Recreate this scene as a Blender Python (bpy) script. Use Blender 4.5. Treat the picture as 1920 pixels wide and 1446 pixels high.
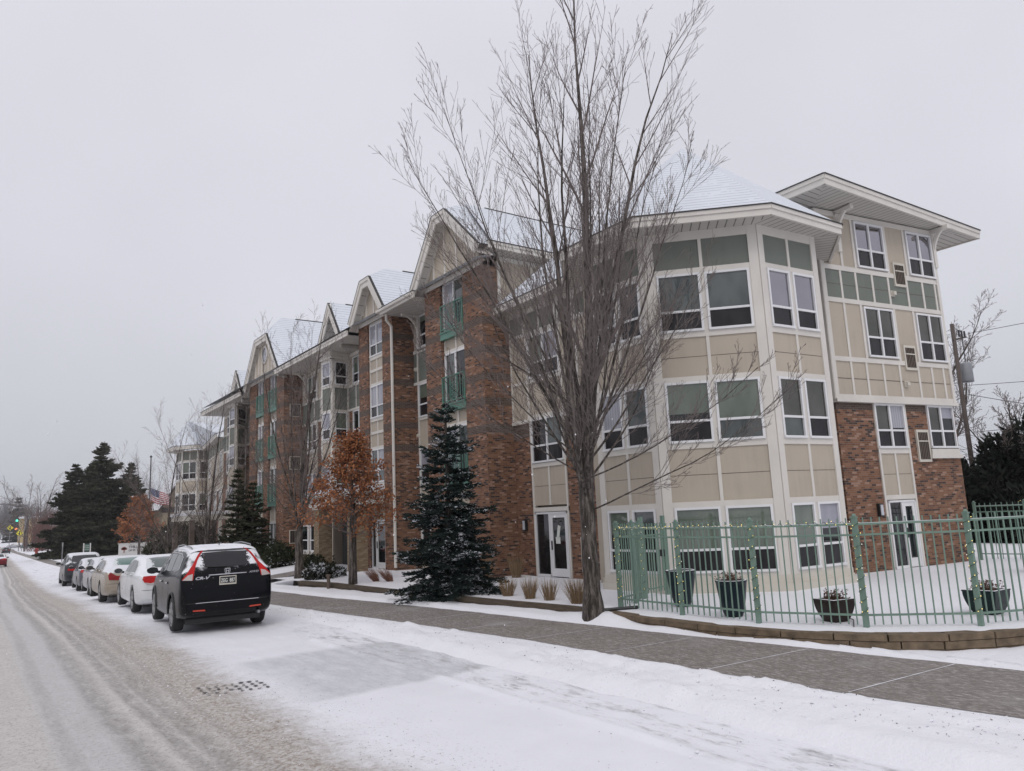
import bpy, bmesh, math, random
import numpy as np
from mathutils import Vector, Matrix
from mathutils.bvhtree import BVHTree
from mathutils.geometry import delaunay_2d_cdt

# ---------------------------------------------------------------- camera / world / light
sc = bpy.context.scene
COL = sc.collection
for o in list(bpy.data.objects): bpy.data.objects.remove(o)
cd = bpy.data.cameras.new('camera'); cam = bpy.data.objects.new('camera', cd); COL.objects.link(cam)
cd.sensor_width = 36; cd.lens = 1420/1920*36; cd.clip_start = .05; cd.clip_end = 5000
def _cam():
    F = 1420.; C = (960., 723.); VV = (580., -7660.); V1 = (-60., 1009.)
    up = Vector((VV[0]-C[0], VV[1]-C[1], F)).normalized()
    d = Vector((V1[0]-C[0], V1[1]-C[1], F)); d = (d-up*d.dot(up)).normalized()
    X = d.cross(up).normalized()
    if X.x < 0: X = -X
    R = Matrix((X, d, up))                       # world = R @ (x right, y down, z forward)
    return Matrix((( R[0][0], -R[0][1], -R[0][2], 0), (R[1][0], -R[1][1], -R[1][2], 0), (R[2][0], -R[2][1], -R[2][2], 2.1), (0, 0, 0, 1)))
cam.matrix_world = _cam()
sc.camera = cam
sc.view_settings.view_transform = 'Standard'; sc.view_settings.look = 'None'
sc.view_settings.exposure = 0.25; sc.view_settings.gamma = 1
SUN_EL, SUN_AZ = math.radians(48), math.radians(215)
w = bpy.data.worlds.new('World'); sc.world = w; w.use_nodes = True
nt = w.node_tree; N = nt.nodes; L = nt.links
bg = N['Background']; bg.inputs['Strength'].default_value = 1.0
sky = N.new('ShaderNodeTexSky'); sky.sky_type = 'NISHITA'; sky.sun_disc = False
sky.sun_elevation = SUN_EL; sky.sun_rotation = SUN_AZ; sky.dust_density = 4; sky.air_density = 1.5
hs = N.new('ShaderNodeHueSaturation'); hs.inputs['Saturation'].default_value = .25; hs.inputs['Value'].default_value = .1
L.new(sky.outputs[0], hs.inputs['Color'])
tc = N.new('ShaderNodeTexCoord'); sx = N.new('ShaderNodeSeparateXYZ'); L.new(tc.outputs['Generated'], sx.inputs[0])
cr = N.new('ShaderNodeValToRGB'); el = cr.color_ramp.elements
el[0].position = .0; el[0].color = (.50, .52, .57, 1)
el[1].position = 1.; el[1].color = (.80, .79, .86, 1)
e = el.new(.06); e.color = (.53, .545, .60, 1)
e = el.new(.25); e.color = (.61, .615, .675, 1)
e = el.new(.55); e.color = (.66, .655, .72, 1)
L.new(sx.outputs['Z'], cr.inputs[0])
nz = N.new('ShaderNodeTexNoise'); nz.inputs['Scale'].default_value = 2.2; nz.inputs['Detail'].default_value = 3
L.new(tc.outputs['Generated'], nz.inputs['Vector'])
mr = N.new('ShaderNodeMapRange'); mr.inputs[1].default_value = .3; mr.inputs[2].default_value = .7; mr.inputs[3].default_value = .94; mr.inputs[4].default_value = 1.05
L.new(nz.outputs[0], mr.inputs[0])
vm = N.new('ShaderNodeVectorMath'); vm.operation = 'SCALE'; L.new(cr.outputs[0], vm.inputs[0]); L.new(mr.outputs[0], vm.inputs['Scale'])
mx = N.new('ShaderNodeMixRGB'); mx.inputs[0].default_value = .12
L.new(vm.outputs[0], mx.inputs[1]); L.new(hs.outputs[0], mx.inputs[2]); L.new(mx.outputs[0], bg.inputs['Color'])
sd = bpy.data.lights.new('sun', 'SUN'); sd.energy = .65; sd.angle = math.radians(25); sd.color = (1, .97, .93)
sun = bpy.data.objects.new('sun', sd); COL.objects.link(sun)
sun.rotation_euler = (math.pi/2-SUN_EL, 0, -SUN_AZ+math.pi)
sc.cycles.max_bounces = 6; sc.cycles.diffuse_bounces = 3; sc.cycles.glossy_bounces = 3
sc.cycles.transparent_max_bounces = 6

# ---------------------------------------------------------------- helpers
RND = random.Random(7)
def thing(name, label, cat, loc=(0, 0, 0), rz=0, group=None, kind=None):
    o = bpy.data.objects.new(name, None); COL.objects.link(o); o.empty_display_size = .1
    o.location = loc; o.rotation_euler = (0, 0, rz)
    return tag(o, label, cat, group, kind)
def tag(o, label=None, cat=None, group=None, kind=None):
    if label: o['label'] = label
    if cat: o['category'] = cat
    if group: o['group'] = group
    if kind: o['kind'] = kind
    return o
def copy_tree(o, parent=None):
    c = o.copy(); COL.objects.link(c); c.parent = parent
    for ch in [x for x in bpy.data.objects if x.parent == o]:
        copy_tree(ch, c)
    return c

class MB:
    def __init__(s): s.v = []; s.f = []; s.m = []; s.mats = []
    def mi(s, m):
        if m not in s.mats: s.mats.append(m)
        return s.mats.index(m)
    def face(s, pts, m):
        b = len(s.v); s.v.extend([tuple(p) for p in pts]); s.f.append(tuple(range(b, b+len(pts)))); s.m.append(s.mi(m))
    def box(s, fr, u0, u1, z0, z1, w0, w1, m, faces='fblrtd'):
        P = lambda u, z, w_: fr(u, z, w_)
        a, b, c, d = P(u0, z0, w1), P(u1, z0, w1), P(u1, z1, w1), P(u0, z1, w1)
        e, f, g, h = P(u0, z0, w0), P(u1, z0, w0), P(u1, z1, w0), P(u0, z1, w0)
        fl = fr.flip
        def q(x):
            s.face(x[::-1] if fl else x, m)
        if 'f' in faces: q([a, b, c, d])
        if 'b' in faces: q([f, e, h, g])
        if 'l' in faces: q([e, a, d, h])
        if 'r' in faces: q([b, f, g, c])
        if 't' in faces: q([d, c, g, h])
        if 'd' in faces: q([e, f, b, a])
    def aabb(s, x0, x1, y0, y1, z0, z1, m): s.box(W0, x0, x1, z0, z1, -y1, -y0, m)
    def tube(s, pts, rad, m, n=6, cap=True):
        pts = [Vector(p) for p in pts]; k = len(pts)
        if not hasattr(rad, '__len__'): rad = [rad]*k
        base = len(s.v); mi = s.mi(m)
        t0 = (pts[1]-pts[0]).normalized()
        a = t0.orthogonal().normalized()
        for i, p in enumerate(pts):
            t = ((pts[min(i+1, k-1)]-pts[max(i-1, 0)])).normalized()
            a = (a-t*a.dot(t))
            if a.length < 1e-6: a = t.orthogonal()
            a.normalize(); b = t.cross(a); r = rad[i]
            for j in range(n):
                an = 2*math.pi*j/n; q = p+(a*math.cos(an)+b*math.sin(an))*r
                s.v.append((q.x, q.y, q.z))
        for i in range(k-1):
            for j in range(n):
                j2 = (j+1) % n
                s.f.append((base+i*n+j, base+i*n+j2, base+(i+1)*n+j2, base+(i+1)*n+j)); s.m.append(mi)
        if cap:
            s.f.append(tuple(base+j for j in range(n))[::-1]); s.m.append(mi)
            s.f.append(tuple(base+(k-1)*n+j for j in range(n))); s.m.append(mi)
    def lathe(s, prof, m, n=24, c=(0, 0, 0), ax='z', close=False):
        base = len(s.v); mi = s.mi(m)
        for r, h in prof:
            for j in range(n):
                an = 2*math.pi*j/n; x, y = r*math.cos(an), r*math.sin(an)
                s.v.append((c[0]+x, c[1]+y, c[2]+h) if ax == 'z' else (c[0]+h, c[1]+x, c[2]+y))
        K = len(prof)
        for i in range(K-1):
            for j in range(n):
                j2 = (j+1) % n; q = (base+i*n+j, base+i*n+j2, base+(i+1)*n+j2, base+(i+1)*n+j)
                s.f.append(q); s.m.append(mi)
    def sphere(s, c, r, m, n=6, k=4):
        prof = [(max(r*math.sin(math.pi*i/k), 1e-4), -r*math.cos(math.pi*i/k)) for i in range(k+1)]
        s.lathe(prof, m, n, c)
    def build(s, name, parent=None, smooth=False, loc=None, uv=True, bevel=0):
        me = bpy.data.meshes.new(name); me.from_pydata(s.v, [], s.f)
        for m in s.mats: me.materials.append(m)
        if len(s.mats) > 1: me.polygons.foreach_set('material_index', s.m)
        if uv and len(s.f) < 60000:
            ul = me.uv_layers.new(name='UVMap'); d = ul.data
            for p in me.polygons:
                n = p.normal
                u = Vector((-n.y, n.x, 0))
                if u.length < 1e-3: u = Vector((1, 0, 0))
                u.normalize(); v = n.cross(u)
                for li in p.loop_indices:
                    co = me.vertices[me.loops[li].vertex_index].co
                    d[li].uv = (co.dot(u), co.dot(v))
        if smooth: me.polygons.foreach_set('use_smooth', [True]*len(me.polygons))
        me.update()
        o = bpy.data.objects.new(name, me); COL.objects.link(o)
        if parent is not None: o.parent = parent
        if loc: o.location = loc
        if bevel:
            b = o.modifiers.new('bevel', 'BEVEL'); b.width = bevel; b.segments = 1; b.limit_method = 'ANGLE'
        return o

class Frame:
    """local wall frame: u runs P->Q, z up, w outward (side -1: to the right of P->Q when seen from above)"""
    def __init__(s, P, Q, side=-1):
        s.P = Vector((P[0], P[1], 0)); d = Vector((Q[0]-P[0], Q[1]-P[1], 0)); s.L = d.length; s.d = d.normalized()
        s.n = Vector((-s.d.y, s.d.x, 0))*side; s.flip = side > 0
    def __call__(s, u, z, w_=0):
        p = s.P+s.d*u+s.n*w_; return Vector((p.x, p.y, z))
W0 = Frame((0, 0), (1, 0), -1)     # u=x, w=-y

# ---------------------------------------------------------------- materials
def nodes(name):
    m = bpy.data.materials.new(name); m.use_nodes = True
    t = m.node_tree; return m, t.nodes, t.links, t.nodes['Principled BSDF']
def mathn(N, L, op, a, b=None, c=None):
    n = N.new('ShaderNodeMath'); n.operation = op
    for i, x in enumerate((a, b, c)):
        if x is None: continue
        if isinstance(x, (int, float)): n.inputs[i].default_value = x
        else: L.new(x, n.inputs[i])
    return n.outputs[0]
def noise(N, L, vec, scale, detail=4, rough=.55):
    n = N.new('ShaderNodeTexNoise'); n.inputs['Scale'].default_value = scale; n.inputs['Detail'].default_value = detail
    n.inputs['Roughness'].default_value = rough
    if vec is not None: L.new(vec, n.inputs['Vector'])
    return n.outputs[0]
def ramp(N, L, fac, stops, interp='LINEAR'):
    r = N.new('ShaderNodeValToRGB'); r.color_ramp.interpolation = interp
    el = r.color_ramp.elements
    while len(el) > 1: el.remove(el[0])
    el[0].position = stops[0][0]; el[0].color = tuple(stops[0][1])+(1,) if len(stops[0][1]) == 3 else stops[0][1]
    for p, c in stops[1:]:
        e = el.new(p); e.color = tuple(c)+(1,)
    L.new(fac, r.inputs[0]); return r.outputs[0]
def mix(N, L, f, a, b):
    n = N.new('ShaderNodeMixRGB')
    for i, x in enumerate((f, a, b)):
        if isinstance(x, (int, float)): n.inputs[i].default_value = x
        elif isinstance(x, tuple): n.inputs[i].default_value = x+(1,) if len(x) == 3 else x
        else: L.new(x, n.inputs[i])
    return n.outputs[0]
def bump(N, L, h, strength, dist, P):
    b = N.new('ShaderNodeBump'); b.inputs['Strength'].default_value = strength; b.inputs['Distance'].default_value = dist
    L.new(h, b.inputs['Height']); L.new(b.outputs[0], P.inputs['Normal']); return b
def M(name, c, c2=None, scale=6., rough=.7, bmp=0, bscale=40., metal=0, coat=0, spec=.5, stretch=None, emis=None, es=0):
    m, N, L, P = nodes(name)
    P.inputs['Roughness'].default_value = rough; P.inputs['Metallic'].default_value = metal
    P.inputs['Coat Weight'].default_value = coat; P.inputs['Coat Roughness'].default_value = .06
    P.inputs['Specular IOR Level'].default_value = spec
    t = N.new('ShaderNodeTexCoord'); v = t.outputs['Object']
    if stretch:
        mp = N.new('ShaderNodeMapping'); mp.inputs['Scale'].default_value = stretch; L.new(v, mp.inputs[0]); v = mp.outputs[0]
    if c2 is None: c2 = tuple(x*.86 for x in c)
    L.new(ramp(N, L, noise(N, L, v, scale), [(.3, c), (.7, c2)]), P.inputs['Base Color'])
    if bmp: bump(N, L, noise(N, L, v, bscale), bmp, .01, P)
    if emis: P.inputs['Emission Color'].default_value = emis+(1,); P.inputs['Emission Strength'].default_value = es
    return m
def brick_mat(name, bands, pal=None):
    m, N, L, P = nodes(name)
    t = N.new('ShaderNodeTexCoord'); s = N.new('ShaderNodeSeparateXYZ'); L.new(t.outputs['UV'], s.inputs[0])
    bw, bh = .165, .054
    row = mathn(N, L, 'DIVIDE', s.outputs[1], bh); rf = mathn(N, L, 'FLOOR', row); rr = mathn(N, L, 'FRACT', row)
    off = mathn(N, L, 'MULTIPLY', mathn(N, L, 'FLOORED_MODULO', rf, 2), .5)
    col = mathn(N, L, 'ADD', mathn(N, L, 'DIVIDE', s.outputs[0], bw), off); cf = mathn(N, L, 'FLOOR', col); cc = mathn(N, L, 'FRACT', col)
    cb = N.new('ShaderNodeCombineXYZ'); L.new(cf, cb.inputs[0]); L.new(rf, cb.inputs[1])
    wn = N.new('ShaderNodeTexWhiteNoise'); wn.noise_dimensions = '2D'; L.new(cb.outputs[0], wn.inputs['Vector'])
    pal = pal or [(0, (.185, .082, .042)), (.2, (.225, .104, .054)), (.38, (.145, .066, .038)), (.54, (.25, .125, .072)), (.66, (.060, .033, .026)), (.75, (.34, .205, .145)), (.85, (.235, .11, .06)), (.92, (.045, .03, .026))]
    c = ramp(N, L, wn.outputs[0], pal, 'CONSTANT')
    bc = ramp(N, L, wn.outputs[0], [(0, (.085, .062, .05)), (.4, (.105, .078, .062)), (.75, (.075, .052, .043))], 'CONSTANT')
    acc = None
    for z0, z1 in bands:
        a = mathn(N, L, 'MULTIPLY', mathn(N, L, 'GREATER_THAN', s.outputs[1], z0), mathn(N, L, 'LESS_THAN', s.outputs[1], z1))
        acc = a if acc is None else mathn(N, L, 'MAXIMUM', acc, a)
    if acc is not None: c = mix(N, L, acc, c, bc)
    big = noise(N, L, t.outputs['Object'], .6)
    c = mix(N, L, mathn(N, L, 'MULTIPLY', big, .2), c, (.075, .045, .035))
    mm = mathn(N, L, 'MAXIMUM', mathn(N, L, 'LESS_THAN', rr, .14), mathn(N, L, 'LESS_THAN', cc, .05))
    c = mix(N, L, mm, c, (.19, .155, .13))
    L.new(c, P.inputs['Base Color']); P.inputs['Roughness'].default_value = .9
    h = mathn(N, L, 'ADD', mathn(N, L, 'SUBTRACT', 1, mm), mathn(N, L, 'MULTIPLY', noise(N, L, t.outputs['Object'], 60), .4))
    bump(N, L, h, .5, .008, P)
    return m
def stripe_mat(name, c, cl, period, wid, axis=0, rough=.6, jitter=0):
    m, N, L, P = nodes(name)
    t = N.new('ShaderNodeTexCoord'); s = N.new('ShaderNodeSeparateXYZ'); L.new(t.outputs['UV'], s.inputs[0])
    f = mathn(N, L, 'FRACT', mathn(N, L, 'DIVIDE', s.outputs[axis], period))
    mk = mathn(N, L, 'LESS_THAN', f, wid)
    if jitter: mk = mathn(N, L, 'MULTIPLY', mk, mathn(N, L, 'GREATER_THAN', noise(N, L, t.outputs['Object'], 3.), 1-jitter))
    base = mix(N, L, noise(N, L, t.outputs['Object'], 1.5), c, tuple(x*.88 for x in c))
    L.new(mix(N, L, mk, base, cl), P.inputs['Base Color']); P.inputs['Roughness'].default_value = rough
    bump(N, L, mathn(N, L, 'SUBTRACT', 1, mk), .4, .01, P)
    return m
def glass_mat(name, c, c2, z_light=None, rough=.03, spec=.8, wav=.02):
    m, N, L, P = nodes(name)
    t = N.new('ShaderNodeTexCoord')
    mp = N.new('ShaderNodeMapping'); mp.inputs['Scale'].default_value = (1.2, 1.2, .5); L.new(t.outputs['Object'], mp.inputs[0])
    L.new(ramp(N, L, noise(N, L, mp.outputs[0], 1.7, 2), [(.35, c), (.65, c2)]), P.inputs['Base Color'])
    P.inputs['Roughness'].default_value = rough; P.inputs['Specular IOR Level'].default_value = spec
    P.inputs['Coat Weight'].default_value = .2 if spec > .4 else 0; P.inputs['Coat Roughness'].default_value = .02
    bump(N, L, noise(N, L, t.outputs['Object'], 2.5, 1), wav, .05, P)
    return m
def blind_mat(name, c):
    m, N, L, P = nodes(name)
    t = N.new('ShaderNodeTexCoord'); s = N.new('ShaderNodeSeparateXYZ'); L.new(t.outputs['UV'], s.inputs[0])
    f = mathn(N, L, 'FRACT', mathn(N, L, 'DIVIDE', s.outputs[0], .085))
    mk = mathn(N, L, 'LESS_THAN', f, .16)
    L.new(mix(N, L, mk, c, tuple(x*.6 for x in c)), P.inputs['Base Color'])
    P.inputs['Roughness'].default_value = .12; P.inputs['Specular IOR Level'].default_value = .8; P.inputs['Coat Weight'].default_value = .4
    P.inputs['Coat Roughness'].default_value = .02
    return m
BANDS = [(9.78, 10.2)]+[(z-.12, z+.12) for z in (8.87, 8.03, 7.12, 6.27, 5.5, 4.67)]
brick = brick_mat('brick', BANDS)
brick_low = brick_mat('brick_low', [(4.32, 4.72)])
def weathered(name, c, k=.8):
    m, N, L, P = nodes(name); t = N.new('ShaderNodeTexCoord'); v = t.outputs['Object']
    mp = N.new('ShaderNodeMapping'); mp.inputs['Scale'].default_value = (5, 5, .35); L.new(v, mp.inputs[0])
    a = mix(N, L, noise(N, L, v, .8, 4), c, tuple(x*.87 for x in c))
    st = mathn(N, L, 'MULTIPLY', noise(N, L, mp.outputs[0], 1.5, 5, .7), noise(N, L, v, 1.1, 2))
    r = N.new('ShaderNodeMapRange'); r.inputs[1].default_value = .22; r.inputs[2].default_value = .45; r.inputs[4].default_value = .35; L.new(st, r.inputs[0])
    L.new(mix(N, L, r.outputs[0], a, tuple(x*k*.8 for x in c)), P.inputs['Base Color']); P.inputs['Roughness'].default_value = .75
    bump(N, L, noise(N, L, v, 60), .06, .01, P); return m
tan = weathered('tan_siding', (.47, .41, .333))
green = weathered('green_siding', (.168, .185, .160))
white = M('white_trim', (.66, .63, .58), (.59, .56, .515), 1.5, .55)
vinyl = M('white_vinyl', (.74, .74, .74), (.68, .68, .69), 2, .35)
cream = M('cream_trim', (.60, .56, .485), (.53, .495, .43), 1.5, .6)
dark = M('dark_gap', (.02, .02, .02), rough=.8)
joint = M('joint', (.12, .10, .085), rough=.9)
soffit = stripe_mat('soffit_boards', (.56, .535, .495), (.17, .155, .14), .19, .14, 0)
soffit2 = stripe_mat('gable_soffit_boards', (.60, .57, .53), (.30, .28, .26), .24, .10, 0)
roofsnow = stripe_mat('roof_snow', (.68, .715, .765), (.38, .41, .45), .17, .14, 1, .85, .62)
shingle = M('shingle_edge', (.05, .048, .046), rough=.9)
snow = None
mint = M('mint_paint', (.085, .205, .155), (.075, .18, .138), 4, .45, spec=.5)
fence_green = M('fence_paint', (.165, .25, .20), (.135, .21, .168), 4, .4)
g_dark = glass_mat('glass_dark', (.005, .006, .008), (.018, .018, .02), spec=.5)
g_mid = glass_mat('glass_mid', (.035, .045, .045), (.08, .095, .09))
g_green = glass_mat('glass_green', (.085, .11, .085), (.13, .155, .125))
g_blind = blind_mat('glass_blind', (.33, .33, .37))
g_pale = glass_mat('glass_pale', (.26, .26, .31), (.33, .33, .37), rough=.06)
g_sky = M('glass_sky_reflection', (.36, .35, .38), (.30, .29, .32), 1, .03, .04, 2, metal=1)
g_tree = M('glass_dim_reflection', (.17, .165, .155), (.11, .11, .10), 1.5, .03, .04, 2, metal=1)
g_screen = glass_mat('glass_screen', (.011, .010, .012), (.028, .026, .028), rough=.16, spec=.35)
slat = M('vent_slat', (.14, .105, .08), rough=.6)
metal = M('grey_metal', (.32, .33, .34), rough=.4, metal=.7)
black = M('black_plastic', (.02, .02, .022), rough=.5)
rubber = M('rubber', (.022, .022, .023), rough=.85)
# ---------------------------------------------------------------- apartment building
BLD = thing('apartment_building', 'long brick and tan apartment block with snowy gables, green balconies and octagonal corner bay', 'building')
WR = random.Random(11)
def window(fr, u0, u1, z0, z1, cols=2, lower=.36, up=None, lo=None, w0=.0, fw=.05, label=None, par=None, depth=.05):
    par = par or BLD
    f = MB(); e = fw
    f.box(fr, u0, u1, z1-e, z1, w0-.02, w0+depth, vinyl); f.box(fr, u0, u1, z0, z0+e, w0-.02, w0+depth+.02, vinyl)
    f.box(fr, u0, u0+e, z0+e, z1-e, w0-.02, w0+depth, vinyl); f.box(fr, u1-e, u1, z0+e, z1-e, w0-.02, w0+depth, vinyl)
    zt = z0+(z1-z0)*lower; cw = (u1-u0)/cols
    if lower: f.box(fr, u0+e, u1-e, zt-.025, zt+.025, w0-.02, w0+depth-.008, vinyl)
    for k in range(1, cols):
        x = u0+k*cw; f.box(fr, x-.03, x+.03, z0+e, z1-e, w0-.02, w0+depth-.004, vinyl)
    o = f.build('window', BLD if par is BLD else par)
    if label: o['label'] = label
    g = MB()
    up = up or [WR.choice([g_dark, g_dark, g_mid, g_green]) for _ in range(cols)]
    if not isinstance(up, (list, tuple)): up = [up]*cols
    lo = lo or g_screen
    if not isinstance(lo, (list, tuple)): lo = [lo]*cols
    for k in range(cols):
        a, b = u0+k*cw, u0+(k+1)*cw
        if lower:
            g.face([fr(a, z0, w0+.006), fr(b, z0, w0+.006), fr(b, zt, w0+.006), fr(a, zt, w0+.006)][::-1 if fr.flip else 1], lo[k])
        g.face([fr(a, zt if lower else z0, w0+.006), fr(b, zt if lower else z0, w0+.006), fr(b, z1, w0+.006), fr(a, z1, w0+.006)][::-1 if fr.flip else 1], up[k])
    sh_ = MB()
    for k in range(cols):
        if up[k] is g_dark and WR.random() < .5:
            a, b = u0+k*cw, u0+(k+1)*cw; zz = z1-(z1-z0)*WR.uniform(.2, .58)
            sh_.face([fr(a, zz, w0+.008), fr(b, zz, w0+.008), fr(b, z1, w0+.008), fr(a, z1, w0+.008)][::-1 if fr.flip else 1], WR.choice([g_mid, g_green, g_blind, g_pale]))
    g.build('glass', o)
    if sh_.f: sh_.build('blind', o)
    return o
class Sec:
    """collects the panels of one facade section, then builds them as parts"""
    def __init__(s): s.sid = MB(); s.trim = MB(); s.bri = MB()
    def done(s, nm='siding_wall'):
        if s.sid.f: s.sid.build(nm, BLD)
        if s.trim.f: s.trim.build('trim', BLD)
        if s.bri.f: s.bri.build('brick_wall', BLD)
def panel(S, fr, u0, u1, z0, z1, m, n=2, joints=True, bw=.07, w=0.):
    """siding panel with n columns split by battens and a dark joint line at mid height"""
    S.sid.box(fr, u0, u1, z0, z1, w-.1, w, m)
    for k in range(1, n):
        x = u0+(u1-u0)*k/n; S.trim.box(fr, x-bw/2, x+bw/2, z0, z1, w, w+.025, white)
    if joints: zc = (z0+z1)/2; S.sid.box(fr, u0, u1, zc-.006, zc+.006, w, w+.003, joint, 'ftd')
def hboard(S, fr, u0, u1, z0, z1, w1=.03, m=None): S.trim.box(fr, u0, u1, z0, z1, -.08, w1, m or white)

# ---- octagonal corner bay (three storeys)
bv = [(15.84, 9.67), (13.88, 9.82), (12.16, 11.6), (12.13, 13.5), (13.5, 15.0)]   # right end -> street side -> back
faces = [(bv[1], bv[0]), (bv[2], bv[1]), (bv[3], bv[2]), (bv[4], bv[3])]
S = Sec()
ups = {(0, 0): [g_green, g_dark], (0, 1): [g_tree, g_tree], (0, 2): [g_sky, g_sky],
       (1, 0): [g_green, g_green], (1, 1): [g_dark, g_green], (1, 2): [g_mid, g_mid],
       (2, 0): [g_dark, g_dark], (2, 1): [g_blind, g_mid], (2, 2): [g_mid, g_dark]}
los = {(1, 1): [g_screen, g_mid], (0, 1): [g_mid, g_screen]}
for i, (P, Q) in enumerate(faces):
    fr = Frame(P, Q, -1); Lw = fr.L; c = .17 if i in (0, 2) else .2
    S.sid.box(fr, 0, Lw, -.2, 8.3, -.25, -.1, tan, 'f')
    # corner posts
    S.trim.box(fr, 0, c, .3, 8.28, -.1, .035, white); S.trim.box(fr, Lw-c, Lw, .3, 8.28, -.1, .035, white)
    # plinth
    S.trim.box(fr, -.03, Lw+.03, -1.2, .44, -.1, .10, cream); S.trim.box(fr, -.015, Lw+.015, .44, .5, -.1, .07, cream); S.trim.box(fr, -.01, Lw+.01, .5, .62, -.1, .045, cream)
    if i < 3:
        a, b = c, Lw-c; mid = (a+b)/2
        for k, (z0, z1) in enumerate(((.69, 2.06), (3.44, 4.77), (5.89, 7.22))):
            for h, (x0, x1) in enumerate(((a+.03, mid-.05), (mid+.05, b-.03))):
                window(fr, x0, x1, z0, z1, 1, .35, [ups[(i, k)][h]], [los.get((i, k), [g_screen]*2)[h]])
            S.trim.box(fr, mid-.05, mid+.05, z0, z1, -.1, .022, white)
            hboard(S, fr, a, b, z1, z1+.12, .028); hboard(S, fr, a, b, z0-.13, z0, .028)
            S.trim.box(fr, a-.02, a+.03, z0, z1, -.1, .02, white); S.trim.box(fr, b-.03, b+.02, z0, z1, -.1, .02, white)
        panel(S, fr, a, b, 2.18, 3.31, tan, 2); panel(S, fr, a, b, 4.89, 5.76, tan, 2); panel(S, fr, a, b, 7.34, 8.0, green, 2, False)
        hboard(S, fr, a, b, 8.0, 8.28)
    else:
        panel(S, fr, c, Lw-c, .62, 8.0, tan, 3)
S.done()
ev = [(18.4, 10.9), (16.2, 9.15), (13.63, 9.2), (11.52, 11.25), (11.5, 13.75), (12.85, 15.25)]
ap = Vector((15.3, 12.9, 11.75))
def roof_part(polys, nm='roof', m=None, par=None):
    r = MB()
    for p in polys: r.face(p, m or roofsnow)
    return r.build(nm, par or BLD)
def eave(pts, ztop, wallpts, zs, hgt=.2, closed=False):
    """fascia in two steps along pts and a boarded soffit back to wallpts"""
    f = MB(); s = MB(); sh = MB()
    for a, b in zip(pts[:-1], pts[1:]):
        fr = Frame(a, b, 1 if ((b[0]-a[0])*0+1) else -1)
        mid = Vector(((a[0]+b[0])/2, (a[1]+b[1])/2, 0))
        wc = Vector((sum(p[0] for p in wallpts)/len(wallpts), sum(p[1] for p in wallpts)/len(wallpts), 0))
        if fr.n.dot(mid-wc) < 0: fr = Frame(a, b, -1)
        f.box(fr, -.004, fr.L+.004, ztop-hgt*.45, ztop-.02, -.06, .028, white); f.box(fr, 0, fr.L, ztop-hgt, ztop-hgt*.45, -.06, 0, white)
        sh.box(fr, -.02, fr.L+.02, ztop-.02, ztop+.005, -.1, .05, shingle)
    for i in range(len(pts)-1):
        a, b, c, d = pts[i], pts[i+1], wallpts[i+1], wallpts[i]
        z = ztop-hgt+.03
        q = [Vector((*a, z)), Vector((*b, z)), Vector((*c, zs or z)), Vector((*d, zs or z))]
        n = (q[1]-q[0]).cross(q[3]-q[0])
        if n.z > 0: q = q[::-1]
        # soffit uv: stripes run from wall to eave -> rotate by giving own mesh uv later
        s.face(q, soffit)
    f.build('fascia', BLD); sh.build('roof_edge', BLD)
    o = s.build('soffit', BLD)
    ul = o.data.uv_layers[0].data; k = 0
    for p, i in zip(o.data.polygons, range(len(pts)-1)):
        e = Vector((pts[i+1][0]-pts[i][0], pts[i+1][1]-pts[i][1], 0)).normalized(); v = Vector((-e.y, e.x, 0))
        for li in p.loop_indices:
            co = o.data.vertices[o.data.loops[li].vertex_index].co; ul[li].uv = (co.dot(e), co.dot(v))
    return o
wv = [(17.6, 11.3), bv[0], bv[1], bv[2], bv[3], bv[4]]
eave(ev, 8.42, wv, None, .25)
roof_part([[Vector((*ev[i+1], 8.425)), Vector((*ev[i], 8.425)), ap] for i in range(5)])
# ---- three storey link wall (street side, x = 13.5)
fr = Frame((13.5, 18.88), (13.5, 15.0), -1)       # u = 18.88 - y
S = Sec()
S.bri.box(fr, 0, .88, -1.2, 4.75, -1.2, 0, brick_low); S.bri.box(fr, 2.5, 3.88, -1.2, 4.75, -1.2, 0, brick_low)
S.trim.box(fr, 0, .86, 4.75, 4.86, -.1, .06, white); S.trim.box(fr, 2.5, 3.8, 4.75, 4.86, -.1, .06, white)
panel(S, fr, 0, 3.88, 4.86, 8.1, tan, 1)
panel(S, fr, .9, 2.48, 2.3, 3.4, tan, 2); S.sid.box(fr, .88, 2.5, 3.4, 4.86, -1.2, -.05, tan)
panel(S, fr, 0, 3.88, 7.5, 8.12, green, 5, False, w=.012)
hboard(S, fr, 0, 3.88, 7.40, 7.5, .04); hboard(S, fr, 0, 3.88, 8.08, 8.3, .04)
for x in (.03, .86, 2.46, 3.2): S.trim.box(fr, x-.03, x+.05, 4.86, 8.1, 0, .03, white)
S.trim.box(fr, .88, .95, .3, 4.86, -.1, .035, white); S.trim.box(fr, 2.43, 2.5, .3, 4.86, -.1, .035, white)
for z in (2.12, 3.4, 4.83, 5.92, 7.32): hboard(S, fr, .88, 2.5, z-.0, z+.12, .032)
hboard(S, fr, 0, .9, 5.95, 6.03, .02)
S.done()
window(fr, .95, 2.43, 3.53, 4.83, 2, .38, [g_dark, g_mid], g_screen)
window(fr, .95, 2.43, 6.05, 7.34, 2, .36, [g_green, g_pale], g_screen)
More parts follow.
